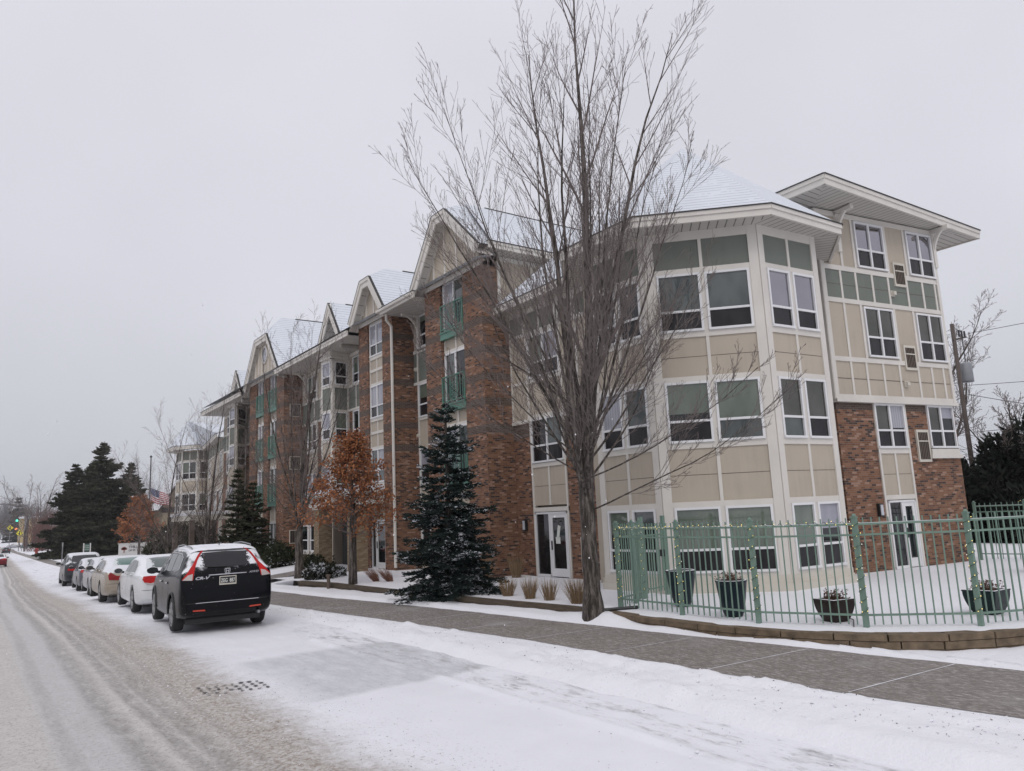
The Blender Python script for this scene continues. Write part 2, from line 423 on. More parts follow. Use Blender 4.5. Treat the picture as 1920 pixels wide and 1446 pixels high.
def glass_door(fr, u0, u1, z0, z1, split=.45, paper=False, w=0., up=None):
    f = MB(); um = u0+(u1-u0)*split; e = .05
    f.box(fr, u0, u0+e, z0, z1, w-.03, w+.05, vinyl); f.box(fr, u1-e, u1, z0, z1, w-.03, w+.05, vinyl); f.box(fr, u0, u1, z1-e, z1, w-.03, w+.05, vinyl)
    f.box(fr, um-.03, um+.03, z0, z1, w-.03, w+.045, vinyl); f.box(fr, u0, um, z0, z0+.07, w-.03, w+.045, vinyl)
    o = f.build('door_frame', BLD)
    d = MB(); d.box(fr, um+.03, um+.12, z0+.02, z1-e, w-.02, w+.03, vinyl); d.box(fr, u1-.14, u1-e, z0+.02, z1-e, w-.02, w+.03, vinyl)
    d.box(fr, um+.12, u1-.14, z0+.02, z0+.24, w-.02, w+.03, vinyl); d.box(fr, um+.12, u1-.14, z1-.16, z1-e, w-.02, w+.03, vinyl)
    do = d.build('door', o)
    h = MB(); h.box(fr, um+.06, um+.09, z0+.75, z0+1.0, w+.03, w+.06, black); h.build('handle', do)
    g = MB()
    for a, b in ((u0+e, um-.03), (um+.12, u1-.14)):
        g.face([fr(a, z0+.05, w+.006), fr(b, z0+.05, w+.006), fr(b, z1-.05, w+.006), fr(a, z1-.05, w+.006)], up or g_dark)
    g.build('glass', o)
    if paper:
        p = MB(); pm = M('paper', (.7, .72, .68), rough=.8)
        def q(a, b, c, d_, an):
            cx, cz = (a+b)/2, (c+d_)/2; pts = []
            for x, z in ((a, c), (b, c), (b, d_), (a, d_)):
                dx, dz = x-cx, z-cz; pts.append(fr(cx+dx*math.cos(an)-dz*math.sin(an), cz+dx*math.sin(an)+dz*math.cos(an), w+.012))
            p.face(pts, pm)
        q(um+.22, um+.42, z0+.92, z0+1.1, 0); q(um+.3, um+.42, z0+1.08, z0+1.42, -.25)
        po = p.build('paper_notice', o)
    return o
glass_door(fr, .95, 2.43, .3, 2.1, .45, True)
def wall_lamp(fr, u, z):
    m = MB(); m.box(fr, u-.07, u+.07, z-.16, z+.16, 0, .09, black); m.box(fr, u-.045, u+.045, z-.13, z+.13, .09, .11, M_lamp); m.build('wall_lamp', BLD)
M_lamp = M('lamp_glass', (.55, .57, .62), rough=.3)
wall_lamp(fr, .45, 1.75)
m = MB(); m.box(fr, 2.95, 3.2, .5, 1.4, 0, .05, cream); m.box(fr, 2.98, 3.17, .54, 1.36, .05, .056, dark); m.build('vent_grille', BLD)
# lower eave of the link
eave([(12.85, 15.25), (12.9, 18.84)], 8.42, [(13.5, 15.0), (13.5, 18.84)], None, .22)
roof_part([[Vector((12.9, 18.84, 8.425)), Vector((12.85, 15.25, 8.425)), ap, Vector((16.5, 18.84, 10.2))]])
# downpipe foot by the bay
m = MB(); m.tube([(13.42, 15.0, 8.2), (13.36, 14.95, 1.0), (13.3, 14.85, .75), (13.05, 14.7, .55)], .045, white, 8); m.build('downspout', BLD)

# ---- four storey block: brick piers on the street line x = 12.5
T = 9.82
def fx(y_hi, x=12.5): return Frame((x, y_hi), (x, y_hi-1), -1)      # u = y_hi - y
def pier(y0, y1, x0=12.5, x1=13.6, z1=T, par=None):
    b = MB(); b.aabb(x0, x1, y0, y1, -1.2, z1, brick)
    b.build('brick_pier', BLD)
core = MB(); core.aabb(13.62, 24, 18.86, 51.9, -1.2, 9.7, tan); core.aabb(13.7, 17.7, 14.8, 18.86, -1.2, 8.2, tan); core.aabb(13.0, 16.8, 11.7, 14.7, -1.2, 8.2, tan); core.aabb(12.75, 13.7, 19.9, 22.4, -1.2, 9.9, tan)
core.aabb(12.66, 13.7, 25.1, 27.9, -1.2, 9.9, tan); core.aabb(12.75, 13.7, 37.2, 42.7, -1.2, 9.7, tan)
core.build('siding_wall', BLD)
pier(18.85, 19.95); pier(21.4, 22.45)
b = MB(); b.aabb(13.1, 13.6, 18.86, 19.9, -1.2, 8.25, brick); b.build('brick_pier', BLD)
# end wall of the block above the link roof (faces the camera)
fe = Frame((13.1, 18.83), (24, 18.83), -1); S = Sec()
panel(S, fe, 0, 10.9, 8.2, 10.15, tan, 8, False); hboard(S, fe, 0, 10.9, 10.0, 10.15); S.trim.box(fe, 0, .1, 8.2, 10.1, 0, .04, white)
hboard(S, fe, 0, 10.9, 8.6, 8.7); S.done()
eave([(12.4, 18.2), (24, 18.2)], 10.36, [(12.4, 18.85), (24, 18.85)], None, .22)
# gable dormers
def gable(xf, yc, hw, zf, zc, cw, xr, xb, round_win=False, xw=12.47, battens=3, zbase=T, hwr=None, zfr=None):
    hwr = hwr or hw
    za = zc+cw*(zc-zf)/(hw-cw) if cw else zc
    zr = zf+(hwr-hw)*0
    Lf, Rf = Vector((xf, yc+hw, zf)), Vector((xf, yc-hwr, zfr or zf))
    pk = [Vector((xf, yc+cw, zc)), Vector((xf, yc-cw, zc))] if cw else [Vector((xf, yc, zc))]
    rs = Vector((xr if cw else xf, yc, za)); re_ = Vector((xb, yc, za))
    up = Vector((0, 0, .03))
    polys = [[pk[0]+up, Lf+up, Vector((xb, yc+hw, zf))+up, re_+up, rs+up], [Rf+up, pk[-1]+up, rs+up, re_+up, Vector((xb, yc-hwr, zfr or zf))+up]]
    if cw: polys.append([pk[1]+up, pk[0]+up, rs+up])
    roof_part(polys)
    # ridge cap
    m = MB(); m.tube([rs+Vector((.8, 0, .05)), re_+Vector((0, 0, .05))], .024, shingle, 5); m.build('ridge_cap', BLD)
    # rake boards
    rk = MB(); sh = MB()
    chain = [Lf]+pk+[Rf]
    for ci, (a, b) in enumerate(zip(chain[:-1], chain[1:])):
        d = (b-a).normalized(); nn = Vector((0, -d.z, d.y));
        if nn.z < 0 or (abs(nn.z) < 1e-3): nn = -nn
        for (o0, o1, x0, x1) in ((0, -.13, -.04, .05), (-.13, -.33, 0, .05)):
            p = [a+nn*o0, b+nn*o0, b+nn*o1, a+nn*o1]
            A = [Vector((q.x+x0-ci*.004, q.y, q.z)) for q in p]; B = [Vector((q.x+x1-ci*.004, q.y, q.z)) for q in p]
            rk.face(A, white); rk.face(B[::-1], white)
            for i in range(4): rk.face([A[i], A[(i+1) % 4], B[(i+1) % 4], B[i]], white)
        p = [a+nn*.025, b+nn*.025, b, a]; A = [q+Vector((-.05, 0, 0)) for q in p]
        sh.face(A, shingle); sh.face([A[0], A[1], A[1]+Vector((.1, 0, 0)), A[0]+Vector((.1, 0, 0))], shingle); sh.face([A[3], A[2], A[2]+Vector((.1, 0, 0)), A[3]+Vector((.1, 0, 0))], shingle)
    rk.build('rake_board', BLD); sh.build('roof_edge', BLD)
    # sloping soffit
    so = MB(); q = []
    dn = Vector((0, 0, -.3))
    for a, b in zip(chain[:-1], chain[1:]):
        so.face([a+dn, b+dn, b+dn+Vector((xw-xf+.15, 0, 0)), a+dn+Vector((xw-xf+.15, 0, 0))], soffit2)
    o = so.build('soffit', BLD)
    for p in o.data.polygons:
        for li in p.loop_indices:
            co = o.data.vertices[o.data.loops[li].vertex_index].co; o.data.uv_layers[0].data[li].uv = (abs(co.z)*1.2+abs(co.y-yc)*.6, co.x)
    # gable wall with battens
    g = MB(); t = MB(); x = xw; sl = (zc-zf)/(hw-cw)
    def top(y):
        dy = abs(y-yc); return zc-.22 if dy < cw*.8 else min(zc-.22, zc-(dy-cw)*sl-.24)
    ys = [yc-(hwr-.3)+(hw+hwr-.6)*i/14 for i in range(15)]
    g.face([(x, ys[0], zbase-.0)]+[(x, y, max(top(y), zbase+.02)) for y in ys]+[(x, ys[-1], zbase-.0)], tan)
    g.build('gable_wall', BLD)
    fg = Frame((x, yc+hw), (x, yc-hw), -1)
    hb = hw-.55
    for k in range(battens):
        y = yc+hb*(2*(k+.5)/battens-1); zt = top(y)
        if zt > zbase: t.box(fg, yc+hw-y-.035, yc+hw-y+.035, zbase, zt, 0, .03, white)
    t.box(fg, .25, 2*hw-.25, zbase-.06, zbase+.1, 0, .04, white)
    for a, b in zip(chain[:-1], chain[1:]):
        a2 = Vector((x-.03, a.y, a.z-.3)); b2 = Vector((x-.03, b.y, b.z-.3))
        if (b2-a2).length > .2: t.tube([a2, b2], .05, white, 4)
    t.build('trim', BLD)
    if round_win:
        r = MB(); zc2 = zc-.95
        n = 24; ro, ri = .43, .34
        for i in range(n):
            a0, a1 = 2*math.pi*i/n, 2*math.pi*(i+1)/n
            p = lambda r_, a, xx: (xx, yc+r_*math.cos(a), zc2+r_*math.sin(a)*1.15)
            r.face([p(ro, a0, x-.06), p(ri, a0, x-.06), p(ri, a1, x-.06), p(ro, a1, x-.06)], white)
            r.face([p(ro, a0, x-.06), p(ro, a1, x-.06), p(ro, a1, x), p(ro, a0, x)], white)
        o = r.build('round_window', BLD)
        r2 = MB(); r2.face([(x-.03, yc+ri*math.cos(2*math.pi*i/n), zc2+ri*1.15*math.sin(2*math.pi*i/n)) for i in range(n)], g_pale); r2.build('glass', o)
gable(12.05, 20.55, 2.05, 9.9, 12.0, .4, 13.1, 20, battens=4, hwr=2.32, zfr=10.2)
gable(12.08, 26.45, 1.58, 9.95, 11.42, .42, 12.95, 20, battens=3)
gable(12.2, 40.02, 3.05, 9.65, 12.05, 1.0, 13.3, 20, True, battens=9)
gable(12.4, 30.95, 1.5, 9.6, 11.64, 0, 12.4, 20, xw=13.3, battens=1)
gable(12.4, 45.35, 1.5, 9.3, 11.2, 0, 12.4, 20, xw=13.3, battens=1)
# roof closing planes behind (ridge of the end part and main slopes)
roof_part([[Vector((12.5, 18.2, 10.37)), Vector((24, 18.2, 10.37)), Vector((20, 20.55, 12.55)), Vector((13.1, 20.55, 12.55))],
           [Vector((12.0, 51.9, 9.8)), Vector((12.0, 18.3, 9.8)), Vector((18.5, 20.5, 12.3)), Vector((18.5, 50, 12.3))],
           [Vector((18.5, 50, 12.3)), Vector((18.5, 20.5, 12.3)), Vector((25, 18.3, 9.8)), Vector((25, 51.9, 9.8))]])
# eaves between the gables
for y0, y1, z in ((22.3, 24.95, 9.82), (28.0, 37.0, 9.72), (43.0, 51.9, 9.55)):
    eave([(11.98, y0), (11.98, y1)], z, [(13.5, y0), (13.5, y1)], None, .24)
def gutter(pts, r=.06):
    m = MB(); m.tube(pts, r, white, 6); m.build('gutter', BLD)
gutter([(11.93, 22.4, 9.72), (11.93, 25.1, 9.72)]); gutter([(11.93, 25.1, 9.72), (12.4, 25.05, 9.72)])
m = MB(); m.tube([(12.2, 24.86, 9.7), (12.22, 24.88, 9.4), (12.44, 24.93, 9.2), (12.44, 24.93, .4)], .055, white, 8); m.build('downspout', BLD)
def bracket(x0, y, z, reach, h, ax='x'):
    m = MB(); pts = []
    for i in range(9):
        t = i/8; pts.append((t*math.pi/2))
    fr_ = Frame((x0, y), (x0-1, y), -1) if ax == 'x' else Frame((x0, y), (x0, y-1), -1)
    P = [fr_(reach*(1-math.cos(a)) , z-h+h*math.sin(a), 0) for a in pts]
    m.tube(P, .05, white, 4); m.box(fr_, 0, reach, z-.08, z, -.05, .05, white); m.box(fr_, 0, .1, z-h-.15, z, -.06, .06, white)
    m.build('bracket', BLD)
bracket(13.4, 24.5, 9.6, .75, 1.0); bracket(13.5, 28.6, 9.5, .7, .9); bracket(13.4, 36.4, 9.5, .7, .9)

def balcony(y0, y1, zd, x=12.5):
    """slab fascia, railing with patterned centre and sliding door of one opening"""
    p = thing_part('balcony')
    s = MB(); s.aabb(x-.02, x+.2, y0, y1, zd-.24, zd-.02, mint); s.aabb(x-.05, x+.02, y0-.0, y1+.0, zd-.03, zd+.02, mint); s.build('slab', p)
    r = MB(); fr_ = Frame((x, y1), (x, y0), -1); Lw = y1-y0; t = zd+.93
    r.box(fr_, 0, Lw, t-.04, t, -.02, .03, mint); r.box(fr_, 0, Lw, zd+.08, zd+.12, -.02, .02, mint)
    for u in (.02, Lw-.06): r.box(fr_, u, u+.04, zd, t, -.02, .03, mint)
    n = 9
    for i in range(1, n):
        u = Lw*i/n
        if 3 < i < 6: continue
        r.box(fr_, u-.011, u+.011, zd+.1, t-.04, -.01, .01, mint)
    c = Lw/2
    for du in (-.17, -.06, .06, .17): r.box(fr_, c+du-.01, c+du+.01, zd+.1, t-.04, -.01, .01, mint)
    for k in range(6):
        z = zd+.16+k*.125; r.box(fr_, c-.17, c-.06, z, z+.02, -.01, .01, mint); r.box(fr_, c+.06, c+.17, z+.06, z+.08, -.01, .01, mint); r.box(fr_, c-.06, c+.06, z+.03, z+.05, -.01, .01, mint)
    r.build('railing', p)
def thing_part(nm):
    o = bpy.data.objects.new(nm, None); COL.objects.link(o); o.parent = BLD; return o
def sliding(y0, y1, z0, z1, x=12.62, l=None, r=None):
    fr_ = Frame((x, y1), (x, y0), -1); Lw = y1-y0; f = MB(); e = .06
    f.box(fr_, 0, e, z0, z1, -.05, .06, vinyl); f.box(fr_, Lw-e, Lw, z0, z1, -.05, .06, vinyl); f.box(fr_, 0, Lw, z1-e, z1, -.05, .06, vinyl)
    f.box(fr_, Lw/2-.04, Lw/2+.03, z0, z1, -.05, .05, vinyl)
    o = f.build('sliding_door', BLD); g = MB()
    for a, b, mm in ((e, Lw/2, l or g_blind), (Lw/2, Lw-e, r or g_dark)):
        g.face([fr_(a, z0, .01), fr_(b, z0, .01), fr_(b, z1, .01), fr_(a, z1, .01)], mm)
    g.build('glass', o)
def opening(y0, y1, tops, x=12.66, top=T):
    S = Sec(); fr_ = Frame((x, y1), (x, y0), -1); Lw = y1-y0
    S.sid.box(fr_, 0, Lw, -1.2, top+.5, -.1, 0, tan)
    for zd in (8.12, 5.7, 3.25, .3):
        zt = zd+1.72 if zd > 1 else 2.2
        if zd > 1: balcony(y0, y1, zd)
        sliding(y0+.06, y1-.06, zd, zt, x-.02, l=WR.choice([g_blind, g_pale, g_blind, g_mid]), r=WR.choice([g_dark, g_dark, g_mid]))
        hboard(S, fr_, 0, Lw, zt, zt+.1, .05)
        if zd < 8: S.trim.box(fr_, Lw/2-.04, Lw/2+.04, zt+.1, zt+1.2 if zd > 1 else 3.0, 0, .03, white)
        if zd < 8:
            S.trim.box(fr_, 0, .06, zt, zt+.7, 0, .04, white)
    S.trim.box(fr_, Lw/2-.035, Lw/2+.035, 9.9, 10.2, 0, .03, white)
    S.done()
opening(19.95, 21.4, None)
def dryer(fr_, u, z):
    m = MB(); m.box(fr_, u-.07, u+.07, z-.08, z+.08, 0, .03, cream); m.box(fr_, u-.05, u+.05, z-.05, z+.05, .03, .1, cream); m.build('dryer_vent', BLD)
# section 2: piers and window strip
pier(25.0, 25.86); pier(27.14, 28.0)
S = Sec(); fr = Frame((12.6, 27.14), (12.6, 25.86), -1); Lw = 1.28
S.sid.box(fr, 0, Lw, -1.2, 10.3, -.1, 0, tan)
for i, (z0, z1) in enumerate(((8.42, 9.7), (5.98, 7.26), (3.5, 4.78))):
    window(fr, .05, Lw-.05, z0, z1, 2, .36, [g_blind, g_pale] if i < 2 else [g_mid, g_pale], [g_screen, g_mid])
    hboard(S, fr, 0, Lw, z1, z1+.09, .04); hboard(S, fr, 0, Lw, z0-.13, z0, .04); hboard(S, fr, 0, Lw, z0-.62, z0-.52, .04)
    S.trim.box(fr, Lw/2-.03, Lw/2+.03, z0-1.1, z0-.13, 0, .03, white)
S.trim.box(fr, 0, .05, .3, 9.8, 0, .035, white); S.trim.box(fr, Lw-.05, Lw, .3, 9.8, 0, .035, white)
S.done(); glass_door(fr, .02, Lw-.02, .3, 2.1, .3)
# recess between section 1 and 2 (x=13.4)
S = Sec(); fr = Frame((13.4, 25.0), (13.4, 22.4), -1)
S.bri.box(fr, 0, .25, -1.2, 7.0, -.25, 0, brick); S.sid.box(fr, 0, 2.6, -1.2, 9.75, -.25, -.01, tan)
panel(S, fr, 0, .36, 7.1, 8.2, green, 1, w=.005); panel(S, fr, .4, 2.6, 7.1, 8.2, green, 3, w=.005)
hboard(S, fr, 0, 2.6, 8.2, 8.32, .04); hboard(S, fr, 0, 2.6, 7.0, 7.1, .04)
for x in (.28, 1.75): S.trim.box(fr, x, x+.08, .3, 9.7, 0, .035, white)
for z0, z1 in ((8.36, 9.6), (5.75, 7.0), (3.3, 4.6), (.85, 2.1)):
    window(fr, .36, 1.75, z0, z1, 2, .38, [g_dark, g_dark], g_screen); hboard(S, fr, .3, 1.8, z0-.1, z0, .04)
    window(fr, 1.85, 2.5, z0, z1, 1, .38, [g_dark], g_screen)
S.bri.box(fr, 1.84, 2.6, -1.2, 7.0, -.2, .004, brick)
dryer(fr, .2, 7.6); dryer(fr, .3, 5.1); S.done()
b = MB(); b.aabb(12.9, 13.6, 24.99, 25.3, -1.2, 9.7, brick); b.build('brick_pier', BLD)
# ---- recess 2 with oriel, entrance porch (y 28 .. 37.1, x = 13.5)
def recess(ya, yb, oriel, eave_z, wins, x=13.5, door=True):
    S = Sec(); fr = Frame((x, yb), (x, ya), -1); Lw = yb-ya
    S.sid.box(fr, 0, Lw, 6.95, eave_z-.1, -.25, 0, tan)
    S.sid.box(fr, 0, Lw, -1.2, 6.95, -1.2, -.12, tan)
    o0, o1 = yb-oriel[3][1], yb-oriel[0][1]      # u range covered by the oriel
    for a, b in ((0, o0), (o1, Lw)):
        if b-a < .3: continue
        n = max(2, int((b-a)/.75))
        panel(S, fr, a, b, 6.98, 7.95, green, n, w=.01); hboard(S, fr, a, b, 7.95, 8.05, .04); hboard(S, fr, a, b, 6.88, 6.98, .05)
        S.trim.box(fr, a, a+.07, 8.05, eave_z-.1, 0, .03, white); S.trim.box(fr, b-.07, b, 8.05, eave_z-.1, 0, .03, white)
        hboard(S, fr, a, b, eave_z-.3, eave_z-.15, .04)
    for u0, u1 in wins:
        for z0, z1 in ((8.05, 9.25), (5.55, 6.85), (3.1, 4.45)):
            window(fr, u0, u1, z0, z1, 2, .36, None, g_screen, w0=.015)
            S.trim.box(fr, u0-.08, u0, z0-.1, z1, -.1, .04, white); S.trim.box(fr, u1, u1+.08, z0-.1, z1, -.1, .04, white)
            S.trim.box(fr, u0-.08, u1+.08, z0-.1, z0, -.1, .05, white)
        S.sid.box(fr, u0, u1, -1.2, 6.9, -.2, .002, tan); S.trim.box(fr, (u0+u1)/2-.03, (u0+u1)/2+.03, 4.5, 5.5, 0, .03, white)
        S.trim.box(fr, (u0+u1)/2-.03, (u0+u1)/2+.03, 2.2, 3.0, 0, .03, white)
    edges = sorted([0, o0, o1, Lw]+[v for a in wins for v in a])
    def inside(u): return any(a-.01 < u < b+.01 for a, b in list(wins)+[(o0, o1)])
    for a, b in zip(edges[:-1], edges[1:]):
        if b-a > .1 and not inside((a+b)/2): S.bri.box(fr, a, b, -1.2, 6.88, -.25, .0, brick)
    S.done()
    # oriel
    S = Sec()
    for i in range(3):
        P, Q = oriel[i+1], oriel[i]
        fo = Frame(P, Q, -1); Lo = fo.L
        S.sid.box(fo, 0, Lo, -1.2, 9.3, -.12, -.01, tan)
        c = .1
        S.trim.box(fo, 0, c, 2.2, 9.25, -.1, .03, white); S.trim.box(fo, Lo-c, Lo, 2.2, 9.25, -.1, .03, white)
        for z0, z1 in ((8.05, 9.1), (5.65, 6.85), (3.25, 4.45)):
            window(fo, c+.01, Lo-c-.01, z0, z1, 1, .38, [g_dark if i == 0 and z0 > 8 else (g_pale if i == 1 else g_green)], g_screen)
            hboard(S, fo, 0, Lo, z1, z1+.1, .035); hboard(S, fo, 0, Lo, z0-.12, z0, .035)
        panel(S, fo, c, Lo-c, 6.97, 7.93, green, 1); panel(S, fo, c, Lo-c, 4.55, 5.5, tan, 1); panel(S, fo, c, Lo-c, 2.2, 3.1, tan, 1)
        S.trim.box(fo, -.12, Lo+.12, 9.2, 9.32, -.05, .14, white); S.trim.box(fo, -.16, Lo+.16, 9.32, 9.52, -.05, .2, white)
    S.done()
    c = MB(); c.face([(p[0], p[1], 9.53) for p in oriel], snowcap); c.build('oriel_roof', BLD)
snowcap = M('snow_cap', (.8, .8, .83), rough=.9)
recess(28.0, 37.1, [(13.5, 31.35), (12.66, 31.2), (12.55, 32.15), (13.5, 33.1)], 9.62, [(.75, 1.95), (2.6, 3.6), (6.3, 7.5)])
recess(42.8, 51.9, [(13.5, 46.9), (12.62, 45.9), (12.55, 47.1), (13.5, 48.1)], 9.45, [(.9, 2.1), (6.0, 7.2)])
# stone porch
stone = brick_mat('porch_stone', [], [(0, (.23, .165, .095)), (.3, (.27, .2, .12)), (.55, (.19, .135, .08)), (.8, (.3, .235, .15))])
b = MB(); b.aabb(12.6, 13.5, 32.1, 35.6, -1.2, .78, stone); b.aabb(12.62, 13.5, 32.1, 35.6, .78, 2.9, brick); b.build('stone_base', BLD)
frp = Frame((12.6, 35.6), (12.6, 32.1), -1)
window(frp, .7, 1.7, .85, 2.0, 1, .42, [g_dark], g_screen); window(frp, 1.95, 3.2, .85, 2.0, 2, .42, [g_dark, g_mid], g_screen)
b = MB(); b.box(frp, .6, 1.8, .72, .85, 0, .12, white); b.box(frp, 1.85, 3.3, .72, .85, 0, .12, white); b.build('window_sill', BLD)
for y in (26.35, 29.7):
    b = MB(); b.aabb(11.35, 11.9, y-.28, y+.28, -1.2, 2.6, stone); b.aabb(11.3, 11.95, y-.33, y+.33, 2.6, 2.7, cream); b.build('porch_column', BLD)
b = MB(); b.aabb(11.25, 13.5, 25.95, 30.3, 2.7, 3.1, white); b.aabb(11.15, 13.5, 25.85, 30.4, 3.1, 3.2, white); b.build('porch_roof', BLD)
b = MB(); b.aabb(11.13, 13.5, 25.83, 30.42, 3.2, 3.36, snowcap); b.build('roof_snow', BLD, bevel=.04)
b = MB(); b.aabb(13.0, 13.52, 28.2, 31.0, .3, 2.5, dark); b.build('entrance_door', BLD)
# ---- section 3 with double balconies
pier(37.1, 38.2); pier(39.5, 40.3); pier(41.6, 42.8)
opening(38.2, 39.5, None); opening(40.3, 41.6, None)
fs = Frame((12.5, 37.1), (13.5, 37.1), -1)
for z in (7.75, 5.1, 1.5):
    m = MB(); m.box(fs, .3, .85, z-.35, z+.3, 0, .04, cream); m.box(fs, .33, .82, z-.32, z+.27, .04, .045, dark)
    for k in range(5): m.box(fs, .36+k*.09, .38+k*.09, z-.32, z+.27, .045, .055, slat)
    m.build('vent_grille', BLD)
# ---- far low wing with its own bay
S = Sec(); fw_ = Frame((14.9, 61.9), (13.5, 51.9), -1); Lw = fw_.L
S.sid.box(fw_, 0, Lw, 4.6, 8.0, -1.2, 0, tan); S.bri.box(fw_, 0, Lw, -1.2, 4.6, -1.2, 0, brick_low)
panel(S, fw_, 0, Lw, 7.2, 7.9, green, 9, False, w=.01); hboard(S, fw_, 0, Lw, 7.1, 7.2, .04); hboard(S, fw_, 0, Lw, 4.55, 4.7, .05)
for u in (1.2, 5.2, 8.3):
    for z0, z1 in ((5.75, 7.0), (3.2, 4.45), (.8, 2.0)): window(fw_, u, u+1.25, z0, z1, 2, .36, None, g_screen, w0=.02)
    S.sid.box(fw_, u-.1, u+1.35, 2.1, 4.6, 0, .012, tan); S.trim.box(fw_, u-.1, u, .5, 7.1, 0, .04, white); S.trim.box(fw_, u+1.25, u+1.35, .5, 7.1, 0, .04, white)
S.done()
fv = [(15.0, 62.0), (14.2, 62.0), (13.3, 63.3), (13.3, 65.2), (14.6, 66.5)]
S = Sec()
for i in range(4):
    fo = Frame(fv[i+1], fv[i], -1); Lo = fo.L
    S.sid.box(fo, 0, Lo, -1.2, 8.1, -1.2, -.02, tan); S.trim.box(fo, 0, .1, .3, 8.1, -.05, .035, white); S.trim.box(fo, Lo-.1, Lo, .3, 8.1, -.05, .035, white)
    for z0, z1 in ((.9, 2.2), (3.4, 4.75), (5.85, 7.2)):
        window(fo, .11, Lo-.11, z0, z1, 1 if Lo < 1 else 2, .36, None, g_screen); hboard(S, fo, .1, Lo-.1, z0-.14, z0, .03); hboard(S, fo, .1, Lo-.1, z1, z1+.14, .03)
    panel(S, fo, .1, Lo-.1, 7.34, 8.0, green, 2, False)
S.done()
fe_ = [(14.95, 61.3), (13.9, 61.3), (12.6, 63.0), (12.6, 65.4), (14.2, 67)]
eave([(12.95, 51.8), (14.3, 61.3)], 8.2, [(13.5, 51.9), (14.9, 61.9)], None, .25)
eave(fe_, 8.42, fv, None, .28)
fa = Vector((13.9, 64.3, 10.6))
roof_part([[Vector((*fe_[i+1], 8.43)), Vector((*fe_[i], 8.43)), fa] for i in range(4)]+[[Vector((14.3, 61.3, 8.21)), Vector((12.95, 51.8, 8.21)), Vector((17.5, 51.8, 9.9)), Vector((17.5, 62, 9.9)), fa]])
core = MB(); core.aabb(15.2, 22, 51.9, 68, -1.2, 8.1, tan); core.build('siding_wall', BLD)
# ---- tower at the right (tan, flat wide eaves)
TP, TQ = (17.58, 10.64), (22.25, 9.96); ft = Frame(TP, TQ, -1); TL = ft.L
fl = Frame((17.68, 14.6), TP, -1)           # street-side return
S = Sec()
S.bri.box(ft, 0, 1.36, -1.2, 4.56, -.5, 0, brick_low); S.bri.box(ft, 2.62, TL, -1.2, 4.56, -.5, 0, brick_low); S.bri.box(fl, 0, fl.L, -1.2, 4.56, -1.2, 0, brick_low)
S.sid.box(ft, 1.36, 2.62, -1.2, 4.56, -.5, -.03, tan)
S.sid.box(ft, 0, TL, 4.56, 9.6, -.5, .06, tan); S.sid.box(fl, 0, fl.L, 4.56, 9.6, -.5, .06, tan)
S.bri.box(ft, TL-.02, TL, -1.2, 4.56, -4, -.45, brick_low)
w6 = .06
def tb(u0, u1, z0, z1, w1=.09, m=None): S.trim.box(ft, u0, u1, z0, z1, w6-.02, w1, m or white)
for z0, z1 in ((4.56, 4.70), (5.56, 5.68), (7.12, 7.24), (8.0, 8.13), (9.48, 9.62)): tb(-.02, TL, z0, z1)
S.trim.box(ft, -.08, TL+.05, 4.50, 4.58, -.1, .14, white)
tb(-.07, .07, 4.56, 9.62, .1); tb(TL-.09, TL+.02, 4.56, 9.62, .1)
S.trim.box(fl, fl.L-.09, fl.L+.08, 4.56, 9.62, .04, .1, white)
for z0, z1 in ((4.56, 4.70), (5.56, 5.68), (7.12, 7.24), (8.0, 8.13)): S.trim.box(fl, 0, fl.L, z0, z1, .04, .088, white)
S.sid.box(ft, .07, TL-.09, 7.24, 8.0, .05, .066, green); S.sid.box(fl, 0, fl.L-.1, 7.24, 8.0, .05, .066, green)
for z in (7.62, 5.12): S.sid.box(ft, .07, TL-.09, z-.006, z+.006, .06, .07, joint, 'ftd')
for u in (.62, 1.2, 1.85, 2.5, 3.28, 3.95, 4.5): tb(u, u+.07, 7.24, 8.0, .084)
for u in (.62, 1.2, 1.85, 2.5, 3.28, 3.85, 4.35): tb(u, u+.07, 4.70, 5.56, .084)
for u in (.62, 1.26, 2.58, 3.38, 4.68): tb(u, u+.08, 5.68, 7.12, .084)
for u in (.75, 1.26, 2.58, 3.38): tb(u, u+.08, 8.13, 9.48, .084)
panel(S, ft, 1.43, 2.55, 2.14, 3.2, tan, 2); S.trim.box(ft, 1.36, 1.43, .3, 4.5, -.05, .035, white); S.trim.box(ft, 2.55, 2.62, .3, 4.5, -.05, .035, white)
hboard(S, ft, 1.36, 2.62, 3.2, 3.34); hboard(S, ft, 1.36, 2.62, 2.02, 2.14)
for z in (3.26,): S.trim.box(ft, 3.48, 4.66, z-.1, z+.06, 0, .05, white); S.trim.box(ft, 3.4, 4.72, z-.2, z-.1, 0, .09, white)
for z in (7.62, 5.12): pass
S.done()
for k, (z0, z1, ws) in enumerate(((8.16, 9.46, w6), (5.72, 7.08, w6), (3.34, 4.5, .0))):
    for u0, u1 in ((1.38, 2.54), (3.5, 4.62)):
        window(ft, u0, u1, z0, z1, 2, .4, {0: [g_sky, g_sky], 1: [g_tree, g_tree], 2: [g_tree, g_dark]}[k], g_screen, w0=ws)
glass_door(ft, 1.46, 2.52, .3, 2.0, .5)
